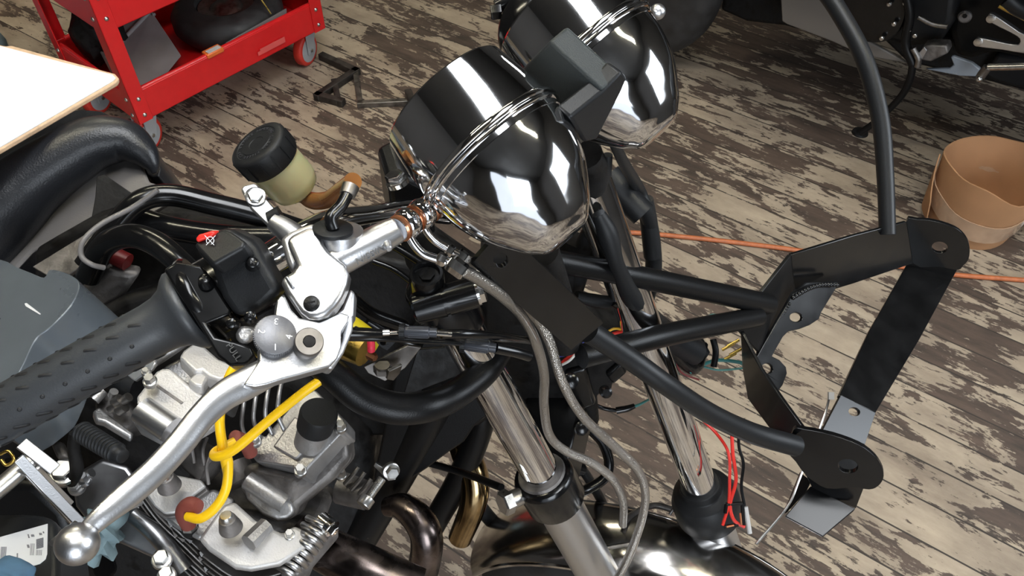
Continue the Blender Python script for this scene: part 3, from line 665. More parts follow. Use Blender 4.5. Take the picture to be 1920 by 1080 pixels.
TUB('clutch_cable', [(1020, 75, .585), (985, 110, .585), (968, 150, .58), (975, 175, .575)], 13, DIRT, MOTO)
MB().sphere(P(1233, 22, .60), R(30, .60)).build('clutch_lever_ball', POL, MOTO)

# ---------------------------------------------------------------- handlebar, grip, throttle
BARM = CHROME
hb = TUB('handlebar', [(300, 607, .500), (480, 502, .507), (560, 453, .515), (620, 421, .535), (700, 406, .57), (775, 395, .60), (840, 400, .63)], [60, 60, 62, 56, 44, 42, 42], CHROME, MOTO, 28, 8)
ga, gb = P(-90, 829, .478), P(352, 582, .500); gx = (gb-ga).normalized(); gl = (gb-ga).length
r0 = .0163
mb = MB(); mb.lathe(ga, gx, [(0, r0*.9), (.002, r0), (gl-.022, r0), (gl-.014, r0*1.05), (gl-.008, r0*1.20), (gl-.004, r0*1.46), (gl-.001, r0*1.60), (gl+.002, r0*1.60), (gl+.004, r0*1.5), (gl+.005, r0*.8)], 64)
_, gu, gw = frame(gx, -FV)
def gp(s, th, h=0): return ga + gx*s + (gu*cos(th) + gw*sin(th))*(r0+h)
grip = mb.build('throttle_grip', GRIPM, MOTO, smooth=45)
mb = MB(); dash = []
def capsule(s, th, L, W, ang):
    pts = []; n = 8
    for k in range(2*n):
        a = 2*pi*k/(2*n); x = cos(a)*W/2 + (L-W)/2*(1 if cos(a) >= 0 else -1); y = sin(a)*W/2
        X = x*cos(ang) - y*sin(ang); Y = x*sin(ang) + y*cos(ang); pts.append((s + X, th + Y/r0))
    m = len(mb.v); c = len(pts); mb.add([gp(a, b, .0002) for a, b in pts] + [gp(s+(a-s)*.6, th+(b-th)*.6, .0006) for a, b in pts], [(i, (i+1) % c, c+(i+1) % c, c+i) for i in range(c)] + [tuple(range(c, 2*c))])
sp_ = .0139
for i in range(13):
    s0 = gl - .030 - i*sp_
    for row in range(-3, 7):
        th = row*.62 - .30
        if row % 3 == 1: capsule(s0 - .004, th, .0026, .0024, 0)
        elif row % 3 == 2: capsule(s0 - .010, th, .0088, .0025, .50)
        else: capsule(s0 + .003, th, .0080, .0019, .42)
mb.build('grip_studs', mat('shaded_dash_rubber', (.005, .005, .006), .6), grip)  # near-black: shade inside the engraved dashes is put into the colour
# ring between grip and housing
MB().lathe(gb + gx*.006, gx, [(0, .018), (0, .0275), (.003, .0295), (.006, .0295), (.008, .028), (.008, .018)], 48).build('throttle_collar', BLKG, MOTO)
# throttle housing: black D-shaped clamp
hp = plane3((350, 520, .478), (440, 560, .478), (400, 620, .472))
def shp(name, pts, pl, th, m, par, bev=.002, off=0, seg=2, smoothpx=0, holes=()):
    q_ = (pl[0] - pl[1]*off, pl[1]); pp = cubic(pts, smoothpx) if smoothpx else pts
    return MB().prism(poly(pp, q_), pl[1]*th, [poly(h, q_) for h in holes]).build(name, m, par, bevel=bev, seg=seg)
tb_ = MB().lathe(gb + gx*.009, gx, [(0, .018), (0, .0220), (.0015, .0232), (.0215, .0232), (.023, .0220), (.023, .018)], 56).build('throttle_band', BLKG, MOTO)
th_ = shp('throttle_housing', [(306, 505), (330, 490), (352, 494), (378, 498), (402, 530), (420, 560), (434, 580), (432, 590), (387, 606), (404, 632), (440, 640), (470, 650), (478, 668), (460, 684), (430, 686), (408, 668), (388, 635), (360, 590), (330, 545)], hp, .034, BLKG, MOTO, .004, seg=3)
def screw(x, y, d, ax, r, m, par, nm='screw', cross=True):
    c = P(x, y, d); s_ = MB().lathe(c, ax, [(-.004, r*1.25), (0, r), (.0014, r*.92), (.002, r*.6), (.002, 0)], 24).build(nm, m, par)
    if cross:
        a, u, w_ = frame(ax, XV); u2 = (u*.8 + w_*.6).normalized(); w2 = a.cross(u2); k = MB()
        k.cbox(c + a*.0020, u2*r*1.0, w2*r*.22, a*.0006); k.cbox(c + a*.0020, w2*r*1.0, u2*r*.22, a*.0006); k.build('cross_slot', BLKS, s_)
    return s_
na = -hp[1]
screw(384, 525, .474, (na - DV*.3).normalized(), R(24, .475), BLKG, th_)
screw(434, 606, .470, (na + DV*.15).normalized(), R(20, .475), BLKG, th_)
text('moulded_letters', 'PULL', P(438, 660, .468), (DV*.8+XV*.55), (XV*.8-DV*.55), .0052, mat('worn_mould_marks', (.12, .12, .12), .5), th_)
lab(shp('cable_elbow', [(438, 625), (450, 608), (478, 612), (480, 628), (462, 645), (445, 642)], hp, .006, CAST, th_, .003, off=.001), 'bare metal cable guide')
# kill switch box
kp = plane3((380, 450, .466), (500, 500, .468), (440, 590, .470))
kb = shp('switch_box', [(359, 458), (372, 449), (417, 426), (436, 432), (470, 449), (482, 462), (500, 500), (526, 545), (500, 572), (475, 590), (440, 596), (415, 560), (395, 505), (372, 480)], kp, .024, BLKP, MOTO, .006, seg=4)
kpt = plane3((359, 457, .468), (420, 424, .470), (398, 500, .4565))
shp('switch_top', [(362, 458), (372, 452), (418, 428), (434, 434), (460, 452), (457, 463), (399, 496), (390, 488)], (kpt[0] , kpt[1]), .012, BLKP, kb, .004, off=.0035, seg=4)
lab(shp('kill_button', [(366, 447), (372, 440), (398, 432), (404, 437), (398, 444), (376, 452), (369, 455)], kp, .010, mat('red_button', (.75, .03, .02), .35), kb, .0015, off=.0060, seg=3), 'red kill button')
mk = MB(); ctr = P(394, 451, .4583); mk.v = []
for k in range(14):
    a = 2*pi*k/14
    if k in (3, 4): continue
    b = 2*pi*(k+1)/14
    mk.tube([ctr + XV*cos(a)*.0021 + DV*sin(a)*.0021, ctr + XV*cos(b)*.0021 + DV*sin(b)*.0021], .0002, 6)
for dx in (-1, 1): mk.tube([ctr + XV*dx*.003 - DV*.0028, ctr - XV*dx*.0022 + DV*.0025], .0002, 6)
lab(mk.build('engine_stop_mark', WMARK, kb), 'white crossed-circle mark')
screw(474, 493, .462, (na + XV*.2).normalized(), R(22, .465), BLKG, kb)
screw(470, 592, .462, (na + XV*.2).normalized(), R(20, .465), BLKG, kb)
shp('cable_block', [(440, 596), (475, 588), (506, 570), (522, 560), (520, 590), (505, 620), (480, 632), (455, 612)], hp, .016, CASTD, MOTO, .003, off=-.012)

# ---------------------------------------------------------------- master cylinder
mp_ = plane3((540, 450, .478), (655, 500, .474), (585, 600, .462))
NM = -mp_[1]
mc = thing  # no-op name
body = shp('brake_master_cylinder', [(536, 448), (548, 438), (578, 424), (600, 428), (606, 456), (616, 470), (636, 486), (648, 496), (654, 512), (650, 532), (640, 556), (628, 574), (612, 590), (596, 597), (578, 597), (562, 588), (550, 572), (542, 560), (534, 548), (527, 533), (524, 524), (534, 516), (548, 508), (556, 498), (548, 480), (540, 462)], mp_, .013, POL, MOTO, .003, seg=4)
shp('perch_flange', [(522, 556), (530, 548), (560, 600), (605, 604), (640, 578), (656, 540), (665, 548), (662, 590), (640, 625), (560, 640), (518, 600)], mp_, .012, ALU, body, .002, off=-.012)
shp('bar_clamp', [(524, 446), (545, 430), (590, 415), (600, 440), (556, 500), (545, 510), (536, 490)], mp_, .018, ALU, body, .004, off=-.008, seg=3)
ca, cb = P(608, 503, .487), P(746, 430, .500); ax = (cb-ca).normalized()
cyl = MB().lathe(ca, ax, [(0, .0085), (.004, .0095), (.036, .0092), ((cb-ca).length-.006, .0088), ((cb-ca).length-.001, .0082), ((cb-ca).length, .007)], 40).build('cylinder_barrel', POL, body)
side2 = (ax.cross(FV)).normalized()
if side2.dot(DV) < 0: side2 = -side2
tdir = (-FV*.72 + side2*.69).normalized()
text('cast_lettering', 'NISSIN', (ca+cb)/2 + ax*.0035 + tdir*.0092, ax, (-side2*.72 - FV*.69).normalized(), .0064, mat('shaded_cast_letters', (.22, .22, .22), .45, .6), cyl, .0009)  # darker than the barrel: the letters' shadow is put into their colour
screw(728, 464, .4885, tdir, R(15, .49), ALU, body, 'blanking_screw', False)
# reservoir port and elbow
pn = (-FV*.50 - DV*.84 + XV*.10).normalized()
MB().lathe(P(641, 487, .499), pn, [(0, .010), (.003, .0132), (.020, .0126)], 36).build('port_boss', ALU, body)
MB().lathe(P(634, 450, .492), pn, [(-.002, .0098), (.006, .0112)], 32).build('port_collar', CASTD, body)
cap = MB().lathe(P(624, 436, .487), pn, [(0, .0105), (.001, .0118), (.0030, .0118), (.0036, .011)], 40).build('port_seal', RUB, body)
el = TUB('elbow_fitting', [(625, 430, .483), (620, 408, .482), (640, 385, .487), (657, 352, .492)], [24, 24, 24, 22], BLKG, cap, 18, 6)
TUB('elbow_collar', [(651, 366, .4905), (658, 349, .493)], [30, 33], STEELD, cap, 18)
screw(584, 569, .4650, NM, R(31, .465), BLKS, body, 'pivot_cover', False)
MB().cbox(P(584, 569, .4650) + NM*.0022, (XV*.9-DV*.2)*.0055, (DV)*.0008, NM*.0004).build('screw_slot', DIRT, body)
MB().cbox(P(545, 532, .4690) + NM*.001, (XV*.45+DV*.7)*.009, (XV*.8-DV*.45)*.0022, NM*.004).build('rib', ALU, body, bevel=.0008)
# reservoir bracket arm
rp = plane3((470, 360, .505), (490, 350, .508), (520, 420, .500))
arm = shp('reservoir_bracket', [(452, 354), (456, 348), (476, 343), (483, 346), (498, 370), (528, 405), (540, 420), (512, 432), (500, 420), (470, 390)], rp, .003, ALU, MOTO, .001)
mb = MB(); mb.lathe(P(479, 369, .5035), -rp[1], [(0, .0062), (.0012, .0062), (.0014, .005)], 24); mb.hexa(P(479, 369, .502), -rp[1], .0046, .0035); mb.build('flange_bolt', CHROMEW, arm)
TUB('bracket_collar', [(505, 412, .500), (527, 402, .500)], [30, 34], RUB, arm, 18)
TUB('bracket_arm', [(512, 415, .498), (535, 430, .497), (560, 450, .496)], [34, 44, 50], ALU, arm, 22)

# ---------------------------------------------------------------- reservoir
ra = (XV*.42 + DV*.58 + FV*.70).normalized(); rc = P(480, 268, .545); kR = .555/FPX
rs_ = MB().lathe(rc, ra, [(18*kR, 51*kR), (50*kR, 51*kR), (104*kR, 51*kR), (124*kR, 46*kR), (134*kR, 34*kR), (136*kR, 0)], 48).build('brake_fluid_reservoir', RESV, MOTO, smooth=50)
lab(rs_, 'translucent yellowish bowl')
MB().lathe(rc, ra, [(46*kR, 14*kR), (88*kR, 12*kR)], 20).build('float', RUB, rs_)
mb = MB(); prof = [(0, 0), (.5, 14), (.5, 15), (-.5, 16), (-.5, 30), (.6, 31), (.6, 42), (-.4, 43), (0, 50), (3, 56), (7, 58), (42, 58), (48, 55), (48, 49)]
mb.lathe(rc, ra, [(a*kR, b*kR) for a, b in prof], 60); _, ru, rw = frame(ra)
for k in range(14):
    a = 2*pi*k/14; d_ = ru*cos(a) + rw*sin(a); t_ = ra.cross(d_)
    mb.cbox(rc + ra*(25*kR) + d_*(58.3*kR), ra*32*kR, t_*2.2*kR, d_*3*kR)
cp = mb.build('reservoir_cap', RUB, rs_, smooth=40)
up = (-ra.cross(XV)).normalized(); rt = ra.cross(up); 
for i, ch in enumerate('CLEAN FILLER CAP BEFORE REMOVING '):
    if ch == ' ': continue
    a = 2*pi*i/33; rad_ = XV*cos(a) + (ra.cross(XV)).normalized()*sin(a); rad_ = (rad_ - ra*rad_.dot(ra)).normalized()
    tg = (-ra).cross(rad_)
    text('cap_lettering', ch, rc - ra*(.6*kR) + rad_*36*kR, -tg if False else (rad_.cross(-ra))*-1 if False else tg*-1, rad_, 9*kR, mat('cap_letters', (.05, .05, .055), .4) if i == 0 else bpy.data.materials['cap_letters'], cp, .0001)
noz = TUB('outlet_nozzle', [(548, 366, .60), (568, 356, .59)], [30, 26], DIRT, rs_, 16)
fh = TUB('fluid_hose', [(560, 362, .59), (585, 376, .575), (615, 374, .555), (640, 356, .525), (662, 340, .500)], [22, 32, 32, 32, 34], FILM, MOTO, 20, 6); lab(fh, 'amber clear hose')
TUB('hose_wire', [(500, 372, .62), (540, 374, .62), (600, 380, .60), (650, 372, .58)], 7, DIRT, MOTO, 8)

# ---------------------------------------------------------------- brake lever
lp = plane3((520, 600, .458), (650, 620, .470), (540, 700, .452))
NL = -lp[1]
lv = shp('brake_lever', [(520, 562), (527, 553), (535, 556), (546, 580), (562, 596), (600, 604), (640, 586), (655, 590), (652, 604), (640, 622), (640, 650), (632, 672), (618, 688), (596, 694), (560, 704), (530, 712), (500, 722), (478, 726), (456, 722), (468, 704), (486, 676), (486, 650), (514, 610)], lp, .015, POL, MOTO, .0025, seg=4)
sp3 = [P(*p) for p in [(560, 668, .464), (510, 694, .461), (460, 720, .455), (418, 744, .449), (378, 782, .443), (338, 832, .436), (290, 884, .428), (240, 928, .421), (195, 965, .414), (158, 1000, .409)]]
rw_ = [26, 30, 31.5, 29, 26.5, 26, 25.5, 25, 21, 16]
MB().tube(spline(sp3, 8), slist([a*.433/FPX for a in rw_], 8), 28, True, .62, ref=(-FV+DV*.25).cross((sp3[-1]-sp3[0])).normalized()).build('lever_blade', POL, lv)
MB().sphere(P(145, 1020, .405), R(79, .405), 40, 24).build('lever_ball', POL, lv)
ad = MB(); ac = P(515, 631, .4520); prof = [(-.004, .0095), (0, .0112), (.0035, .0112), (.0038, .0108), (.0038, 0)]
an = (NL - DV*.10).normalized(); ad.lathe(ac, an, prof, 60); _, au, aw = frame(an)
for k in range(60):
    a = 2*pi*k/60; d_ = au*cos(a)+aw*sin(a); ad.cbox(ac + an*.0008 + d_*.0112, an*.004, an.cross(d_)*.0005, d_*.0006)
adj = ad.build('span_adjuster', mat('anodised_grey', (.17, .17, .18), .42, .6, bump=.1, bscale=700), lv); lab(adj, 'grey numbered adjuster dial')
for s_, a in (('1', 92), ('2', 185), ('3', 275), ('4', 5)):
    rr = XV*cos(radians(a)) + DV*sin(radians(a)); rr = (rr - an*rr.dot(an)).normalized()
    text('dial_number', s_, ac + an*.0041 + rr*.0075, rr.cross(an)*-1, -rr, .0052, bpy.data.materials.get('dial_paint') or mat('dial_paint', (.9, .9, .9), .5), adj, .0001)
hx = P(580, 640, .450)
mb = MB(); mb.lathe(hx, NL, [(-.012, .0080), (-.001, .0080), (0, .0074), (0, .0035), (-.003, .0030)], 40); pv = mb.build('pivot_bolt', STEELD, lv); lab(pv, 'dark hex-socket pivot bolt')
MB().lathe(hx, NL, [(-.001, .0034), (.0003, .0034)], 6).build('hex_socket', DIRT, pv)
shp('lever_fork', [(606, 688), (630, 664), (642, 640), (650, 600), (655, 586), (664, 592), (662, 620), (645, 662), (624, 694)], lp, .016, ALU, lv, .002, off=-.004)

# ---------------------------------------------------------------- banjo fittings and hoses
ba, bb = P(746, 431, .500), P(826, 378, .525); bx = (bb-ba).normalized(); L = (bb-ba).length
bj = MB().lathe(ba, bx, [(0, .0075), (L*.95, .0075)], 28).build('banjo_bolt', CHROME, MOTO)
for f0, f1 in ((.04, .08), (.36, .40), (.72, .76)): MB().lathe(ba + bx*L*f0, bx, [(0, .0088), (L*(f1-f0), .0088)], 28).build('copper_washer', COPP, bj)
for f in (.22, .56): MB().lathe(ba + bx*L*(f-.13), bx, [(0, .0078), (L*.05, .0094), (L*.13, .0101), (L*.21, .0094), (L*.26, .0078)], 36).build('banjo_eye', CHROME, bj, smooth=60)
MB().hexa(ba + bx*L*.80, bx, .0088, .008).build('banjo_head', CHROMEW, bj)
t1 = TUB('banjo_tube', [(764, 420, .503), (770, 448, .505), (792, 475, .508), (826, 488, .51), (850, 496, .512)], [16, 17, 17, 17, 17], CHROME, MOTO, 16)
t2 = TUB('banjo_tube', [(790, 405, .515), (798, 430, .52), (816, 452, .523), (845, 470, .526), (865, 480, .53)], [15, 15, 15, 15, 15], CHROME, MOTO, 16)
def nut(x0, y0, x1, y1, d, w_, par):
    a, b = P(x0, y0, d), P(x1, y1, d); MB().lathe(a, (b-a), [(0, R(w_*.86, d)), (.001, R(w_, d)), ((b-a).length-.001, R(w_, d)), ((b-a).length, R(w_*.86, d))], 6).build('hose_nut', CHROMEW, par)
nut(842, 490, 872, 512, .51, 34, t1); nut(820, 482, 836, 490, .51, 26, t1); nut(838, 466, 850, 474, .526, 24, t2); nut(858, 474, 874, 486, .53, 24, t2)
TUB('braided_hose', [(868, 508, .512), (898, 524, .53), (942, 556, .56), (978, 592, .60), (1004, 640, .65), (1020, 700, .69), (1020, 760, .73), (1030, 815, .76), (1060, 845, .78), (1110, 868, .80), (1150, 900, .82), (1168, 940, .84), (1168, 985, .86)], [22, 23, 22, 20, 20, 19, 18, 17.5, 17, 17, 17, 16, 15], BRAID, MOTO, 14, 8)
TUB('braided_hose', [(874, 486, .53), (930, 520, .60), (1000, 590, .66), (1030, 640, .68), (1054, 715, .70), (1092, 780, .73), (1150, 835, .77), (1195, 880, .80), (1210, 925, .82), (1203, 975, .84), (1180, 1040, .86), (1150, 1100, .88)], [18, 20, 21, 20, 19, 18, 18, 17, 16, 16, 16, 16], BRAID, MOTO, 14, 8)
# ---------------------------------------------------------------- dark inner body of the machine
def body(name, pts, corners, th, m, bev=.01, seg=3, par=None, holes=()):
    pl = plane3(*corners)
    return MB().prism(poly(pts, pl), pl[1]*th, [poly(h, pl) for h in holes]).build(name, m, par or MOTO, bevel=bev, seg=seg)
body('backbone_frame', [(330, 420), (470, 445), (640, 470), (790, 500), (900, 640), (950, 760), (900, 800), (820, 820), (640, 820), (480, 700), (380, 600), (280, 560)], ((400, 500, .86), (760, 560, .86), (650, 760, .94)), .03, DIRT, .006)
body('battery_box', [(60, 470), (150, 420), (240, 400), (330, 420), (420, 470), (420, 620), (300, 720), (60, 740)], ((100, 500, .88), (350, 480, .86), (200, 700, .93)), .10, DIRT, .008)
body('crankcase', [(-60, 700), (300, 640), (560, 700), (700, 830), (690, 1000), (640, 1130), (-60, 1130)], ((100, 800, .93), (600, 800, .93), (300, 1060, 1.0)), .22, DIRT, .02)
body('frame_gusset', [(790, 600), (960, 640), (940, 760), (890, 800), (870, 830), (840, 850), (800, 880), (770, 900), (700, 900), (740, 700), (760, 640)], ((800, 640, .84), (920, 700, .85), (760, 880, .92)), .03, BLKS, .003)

# frame tubes
TUB('rear_frame_tube', [(160, 500, .80), (215, 425, .80), (262, 378, .80), (320, 366, .81), (400, 383, .82), (480, 403, .83), (560, 430, .84), (660, 460, .86)], 42, BLKG, MOTO, 20, 8)
TUB('rear_frame_tube', [(230, 400, .83), (330, 430, .82), (440, 445, .82), (540, 450, .82), (640, 480, .84)], 44, BLKG, MOTO, 20, 8)
TUB('frame_loop', [(165, 520, .79), (195, 462, .77), (240, 442, .75), (290, 455, .74), (340, 496, .73), (400, 560, .73)], 46, BLKG, MOTO, 20, 8)
TUB('cable_loop', [(296, 356, .72), (250, 388, .72), (190, 420, .71), (156, 452, .70), (153, 480, .70), (172, 496, .70), (195, 502, .71)], 10, GREYP, MOTO, 10, 8)
sw_ = TUB('lower_frame_tube', [(590, 672, .64), (630, 706, .64), (680, 745, .645), (740, 765, .65), (800, 762, .66), (850, 742, .68), (905, 700, .70), (935, 660, .72)], [56, 60, 62, 62, 60, 56, 54, 50], BLKS, MOTO, 24, 8)
TUB('down_tube', [(840, 700, .86), (800, 790, .90), (740, 900, .95), (670, 1020, 1.0), (620, 1110, 1.04)], 66, BLKS, MOTO, 20)
TUB('down_tube', [(900, 740, .95), (900, 800, .97), (860, 900, 1.02), (800, 1010, 1.08), (780, 1100, 1.12)], 48, BLKS, MOTO, 20)
TUB('cross_tube', [(770, 860, .95), (860, 884, .93), (940, 914, .86)], 14, BLKS, MOTO, 12)
TUB('throttle_tube', [(660, 560, .70), (700, 590, .72), (760, 612, .74)], 26, BLKG, MOTO, 14)
TUB('frame_brace', [(690, 600, .76), (730, 625, .77), (790, 650, .78)], 20, BLKG, MOTO, 14)
TUB('frame_rail', [(690, 440, .66), (740, 462, .66), (800, 500, .66)], 16, BLKG, MOTO, 14); TUB('frame_rail', [(700, 490, .67), (740, 506, .67), (785, 540, .67)], 12, BLKG, MOTO, 12)
body('dark_backing_block', [(745, 440), (800, 430), (900, 500), (905, 600), (800, 560), (760, 500)], ((745, 440, .70), (900, 500, .71), (800, 560, .72)), .03, DIRT, .006)  # dark block added to fill the black area behind the frame rails
TUB('rear_tank_rail', [(640, 418, .66), (700, 398, .66), (770, 392, .67)], 30, BLKG, MOTO, 18)

# seat and its pan, rear cover, side cover
SPL = plane3((0, 420, .92), (300, 300, .93), (100, 240, 1.0))
pts = [(-90, 330), (0, 276), (50, 240), (100, 216), (150, 205), (190, 208), (240, 232), (276, 262), (296, 296), (302, 318), (297, 330), (286, 332), (276, 326), (268, 306), (252, 292), (234, 292), (200, 306), (130, 346), (60, 390), (24, 430), (0, 480), (-90, 560)]
sb_ = [P(*p) for p in [(-80, 480, .90), (0, 400, .90), (56, 345, .905), (120, 300, .91), (178, 268, .915), (232, 264, .92), (266, 284, .92), (284, 308, .92), (290, 326, .92)]]
seat = MB().prism(poly(pts, (SPL[0] + SPL[1]*.035, SPL[1])), SPL[1]*.12).tube(spline(sb_, 8), slist([a*.9/FPX for a in (86, 72, 64, 56, 50, 42, 30, 17, 5)], 8), 28).build('seat', LEATH, MOTO, bevel=.02, seg=4, smooth=60)
mb = MB()
for a, off in (([(0, 306), (60, 262), (120, 236), (190, 226)], .0008),):
    pass
SP2 = (SPL[0] - SPL[1]*.0, SPL[1])
MB().tube(spline([ON(x, y, SP2) for x, y in [(8, 425), (40, 390), (90, 352), (150, 318), (210, 290), (250, 282), (266, 296)]], 8), .0013, 8).build('seat_seam', LEATH, seat)
body('seat_pan', [(-60, 560), (20, 450), (60, 392), (130, 348), (204, 306), (240, 292), (262, 300), (278, 340), (380, 368), (300, 400), (180, 425), (60, 470), (-60, 600)], ((0, 500, .90), (250, 310, .93), (300, 400, .90)), .006, GREYP, .003)
body('pan_recess', [(181, 332), (194, 326), (262, 372), (170, 414), (178, 370)], ((180, 330, .898), (262, 372, .90), (170, 414, .892)), .002, DIRT, .001)  # dark plate on the pan, its colour stands for a shaded hole
body('tail_bracket', [(60, 500), (210, 408), (300, 360), (330, 372), (250, 420), (150, 500), (110, 530)], ((60, 500, .84), (210, 408, .845), (150, 500, .83)), .005, CASTD, .001)
0 and TUB('rubber_bump', [(205, 330, .885), (240, 318, .885), (268, 345, .885)], [30, 44, 22], BLKP, MOTO, 16)
sidec = cubic([(-80, 478), (0, 486), (30, 500), (60, 512), (82, 520), (90, 508), (98, 505), (120, 510), (140, 520), (148, 530), (147, 545), (136, 568), (118, 590), (96, 612), (70, 632), (56, 656), (40, 690), (10, 730), (-80, 760)], 3)
scv = plane3((0, 520, .74), (140, 530, .70), (50, 660, .66))
o = MB().prism(poly(sidec, scv), scv[1]*.07).build('side_cover', SILV, MOTO, bevel=.018, seg=6)
sl = (scv[0] - scv[1]*.0006, scv[1])
MB().prism(poly([(46, 569), (50, 568), (76, 588), (75, 590), (48, 574)], sl), scv[1]*.0003).build('paint_scratch', WMARK, o)
body('side_casting', [(150, 546), (200, 506), (262, 515), (230, 560), (180, 590), (120, 620)], ((150, 546, .80), (262, 515, .80), (120, 620, .82)), .02, CASTD, .006)
TUB('tail_lamp_bulb', [(215, 480, .80), (240, 492, .80)], 34, mat('dark_red_lens', (.10, .008, .008), .4), MOTO, 16)
for i in range(9):
    x = 75 + i*22; y = 668 - i*11; TUB('cooling_fin', [(x, y-18, .82), (x+14, y+4, .81), (x+22, y+30, .82)], 6, CASTD, MOTO, 8)
body('wiring_bundle', [(150, 600), (230, 556), (290, 540), (320, 560), (250, 640), (180, 660)], ((150, 600, .79), (290, 540, .78), (180, 660, .80)), .03, DIRT, .012)

# ---------------------------------------------------------------- yellow ignition coil and the bits under the cables
TUB('ignition_coil', [(628, 620, .68), (650, 622, .675), (698, 652, .67)], [70, 66, 58], YELP, MOTO, 24)
cl_ = TUB('coil_band', [(657, 640, .668), (666, 645, .667)], 68, BLKP, MOTO, 24)
TUB('coil_body', [(655, 645, .66), (685, 660, .655)], [64, 58], GOLD, MOTO, 24)
cn = TUB('coil_terminal', [(693, 664, .645), (704, 672, .642)], [22, 14], COPP, MOTO, 6)
TUB('coil_boot', [(695, 636, .64), (696, 648, .638), (696, 658, .64)], 15, mat('pink_red_boot', (.62, .02, .05), .5), MOTO, 12)
body('coil_mount', [(706, 634), (732, 634), (741, 642), (726, 657), (716, 652), (706, 642)], ((706, 634, .64), (741, 636, .64), (726, 657, .645)), .006, BLKP, .001, 2, None, [[(718 + 6*cos(a*pi/6), 642 + 6*sin(a*pi/6)) for a in range(12)]])
body('coil_plate', [(682, 688), (765, 648), (790, 652), (760, 690), (722, 715), (690, 700)], ((682, 688, .70), (790, 652, .70), (722, 715, .71)), .003, STEELD, .0006)
body('coil_tab', [(726, 712), (730, 697), (755, 685), (750, 700), (738, 714)], ((726, 712, .69), (755, 685, .69), (738, 714, .70)), .003, STEELD, .0006)
mb = MB(); mb.hexa(P(718, 697, .695), (-FV*.5-DV*.85).normalized(), .008, .007); mb.lathe(P(718, 690, .69), (-FV*.5-DV*.85).normalized(), [(0, .006), (.002, .0055), (.002, 0)], 16); mb.build('coil_bolt', STEELD, MOTO)
body('inner_plate', [(782, 655), (850, 650), (870, 700), (755, 745)], ((782, 655, .76), (870, 700, .77), (755, 745, .78)), .004, DIRT, .001)

# ---------------------------------------------------------------- cables with adjusters
c1 = TUB('throttle_cable', [(628, 625, .535), (680, 625, .54), (716, 625, .545)], [24, 22, 16], BLKG, MOTO, 14)
c1b = TUB('throttle_cable', [(828, 626, .56), (880, 626, .57), (940, 632, .60), (1000, 640, .66)], [18, 18, 18, 16], BLKG, MOTO, 14)
def adj_(x0, y0, x1, y1, d, w_, par):
    a, b = P(x0, y0, d), P(x1, y1, d); ax = (b-a).normalized(); L = (b-a).length; r = R(w_, d); mb = MB()
    mb.lathe(a, ax, [(0, r*.9), (L*.08, r), (L*.75, r), (L*.78, r*.8), (L, r*.8)], 20); _, u, w2 = frame(ax)
    for k in range(10):
        d_ = u*cos(2*pi*k/10) + w2*sin(2*pi*k/10); mb.cbox(a + ax*L*.42 + d_*r, ax*L*.6, ax.cross(d_)*r*.22, d_*r*.12)
    mb.build('barrel_adjuster', bpy.data.materials.get('anodised_black') or mat('anodised_black', (.055, .058, .068), .3, .3), par)
    mb = MB(); rr = r*1.35; mb.lathe(a - ax*.0035, ax, [(0, rr), (.0035, rr)], 24)
    for k in range(22):
        d_ = u*cos(2*pi*k/22) + w2*sin(2*pi*k/22); mb.cbox(a - ax*.0017 + d_*rr, ax*.0035, ax.cross(d_)*rr*.13, d_*rr*.1)
    mb.build('lock_wheel', BLKP, par)
adj_(759, 622, 819, 624, .55, 22, c1)
TUB('cable_ferrule', [(714, 624, .545), (730, 623, .546)], 13, CHROMEW, c1, 12); TUB('cable_ferrule', [(730, 624, .546), (760, 623, .55)], 8, CHROMEW, c1, 12); TUB('cable_ferrule', [(818, 624, .552), (846, 626, .556)], 12, CHROMEW, c1, 12)
c2 = TUB('throttle_cable', [(628, 632, .55), (720, 634, .56), (800, 640, .575), (866, 645, .585)], [16, 14, 10, 8], BLKG, MOTO, 14)
adj_(872, 645, 930, 653, .59, 24, c2)
TUB('cable_end_boot', [(928, 652, .59), (965, 660, .60), (992, 668, .61)], [22, 20, 20], BLKG, MOTO, 14)

# black hoses and taped looms between the gauges and the far leg
TUB('wiring_hose', [(1148, 262, .60), (1172, 310, .68), (1195, 350, .78), (1210, 390, .80), (1222, 440, .83), (1225, 510, .86), (1212, 560, .88)], [20, 22, 24, 27, 30, 32, 30], RUB, MOTO, 14)
TUB('hose_sleeve', [(1210, 374, .80), (1217, 420, .82), (1224, 480, .84)], [30, 33, 34], RUB, MOTO, 14)
TUB('taped_loom', [(1140, 290, .66), (1134, 350, .68), (1120, 410, .70), (1098, 460, .73), (1085, 520, .75), (1070, 570, .78)], [18, 22, 30, 40, 34, 30], RUB, MOTO, 14)
TUB('taped_loom', [(1122, 400, .67), (1140, 440, .68), (1158, 500, .70), (1190, 565, .75), (1240, 620, .82), (1300, 660, .87)], [26, 40, 30, 42, 50, 54], RUB, MOTO, 14)
TUB('taped_loom', [(1150, 560, .75), (1200, 585, .77), (1250, 640, .84), (1300, 690, .88), (1318, 645, .9)], [30, 36, 34, 28, 20], BLKG, MOTO, 12)
TUB('loom_sleeve', [(1080, 556, .74), (1130, 566, .75), (1180, 568, .77)], [22, 26, 20], RUB, MOTO, 14)
TUB('indicator_stalk', [(1138, 330, .78), (1170, 366, .78), (1206, 402, .78)], [56, 52, 50], BLKP, MOTO, 28)
TUB('stay_tube', [(1138, 290, .78), (1130, 400, .80)], 18, BLKG, MOTO, 12)
TUB('tall_bracket', [(1100, 290, .63), (1118, 330, .66), (1090, 400, .70)], [60, 50, 60], DIRT, MOTO, 14)
TUB('headstock_gusset', [(1085, 450, .74), (1065, 520, .76), (1050, 600, .80)], [70, 60, 60], DIRT, MOTO, 14)
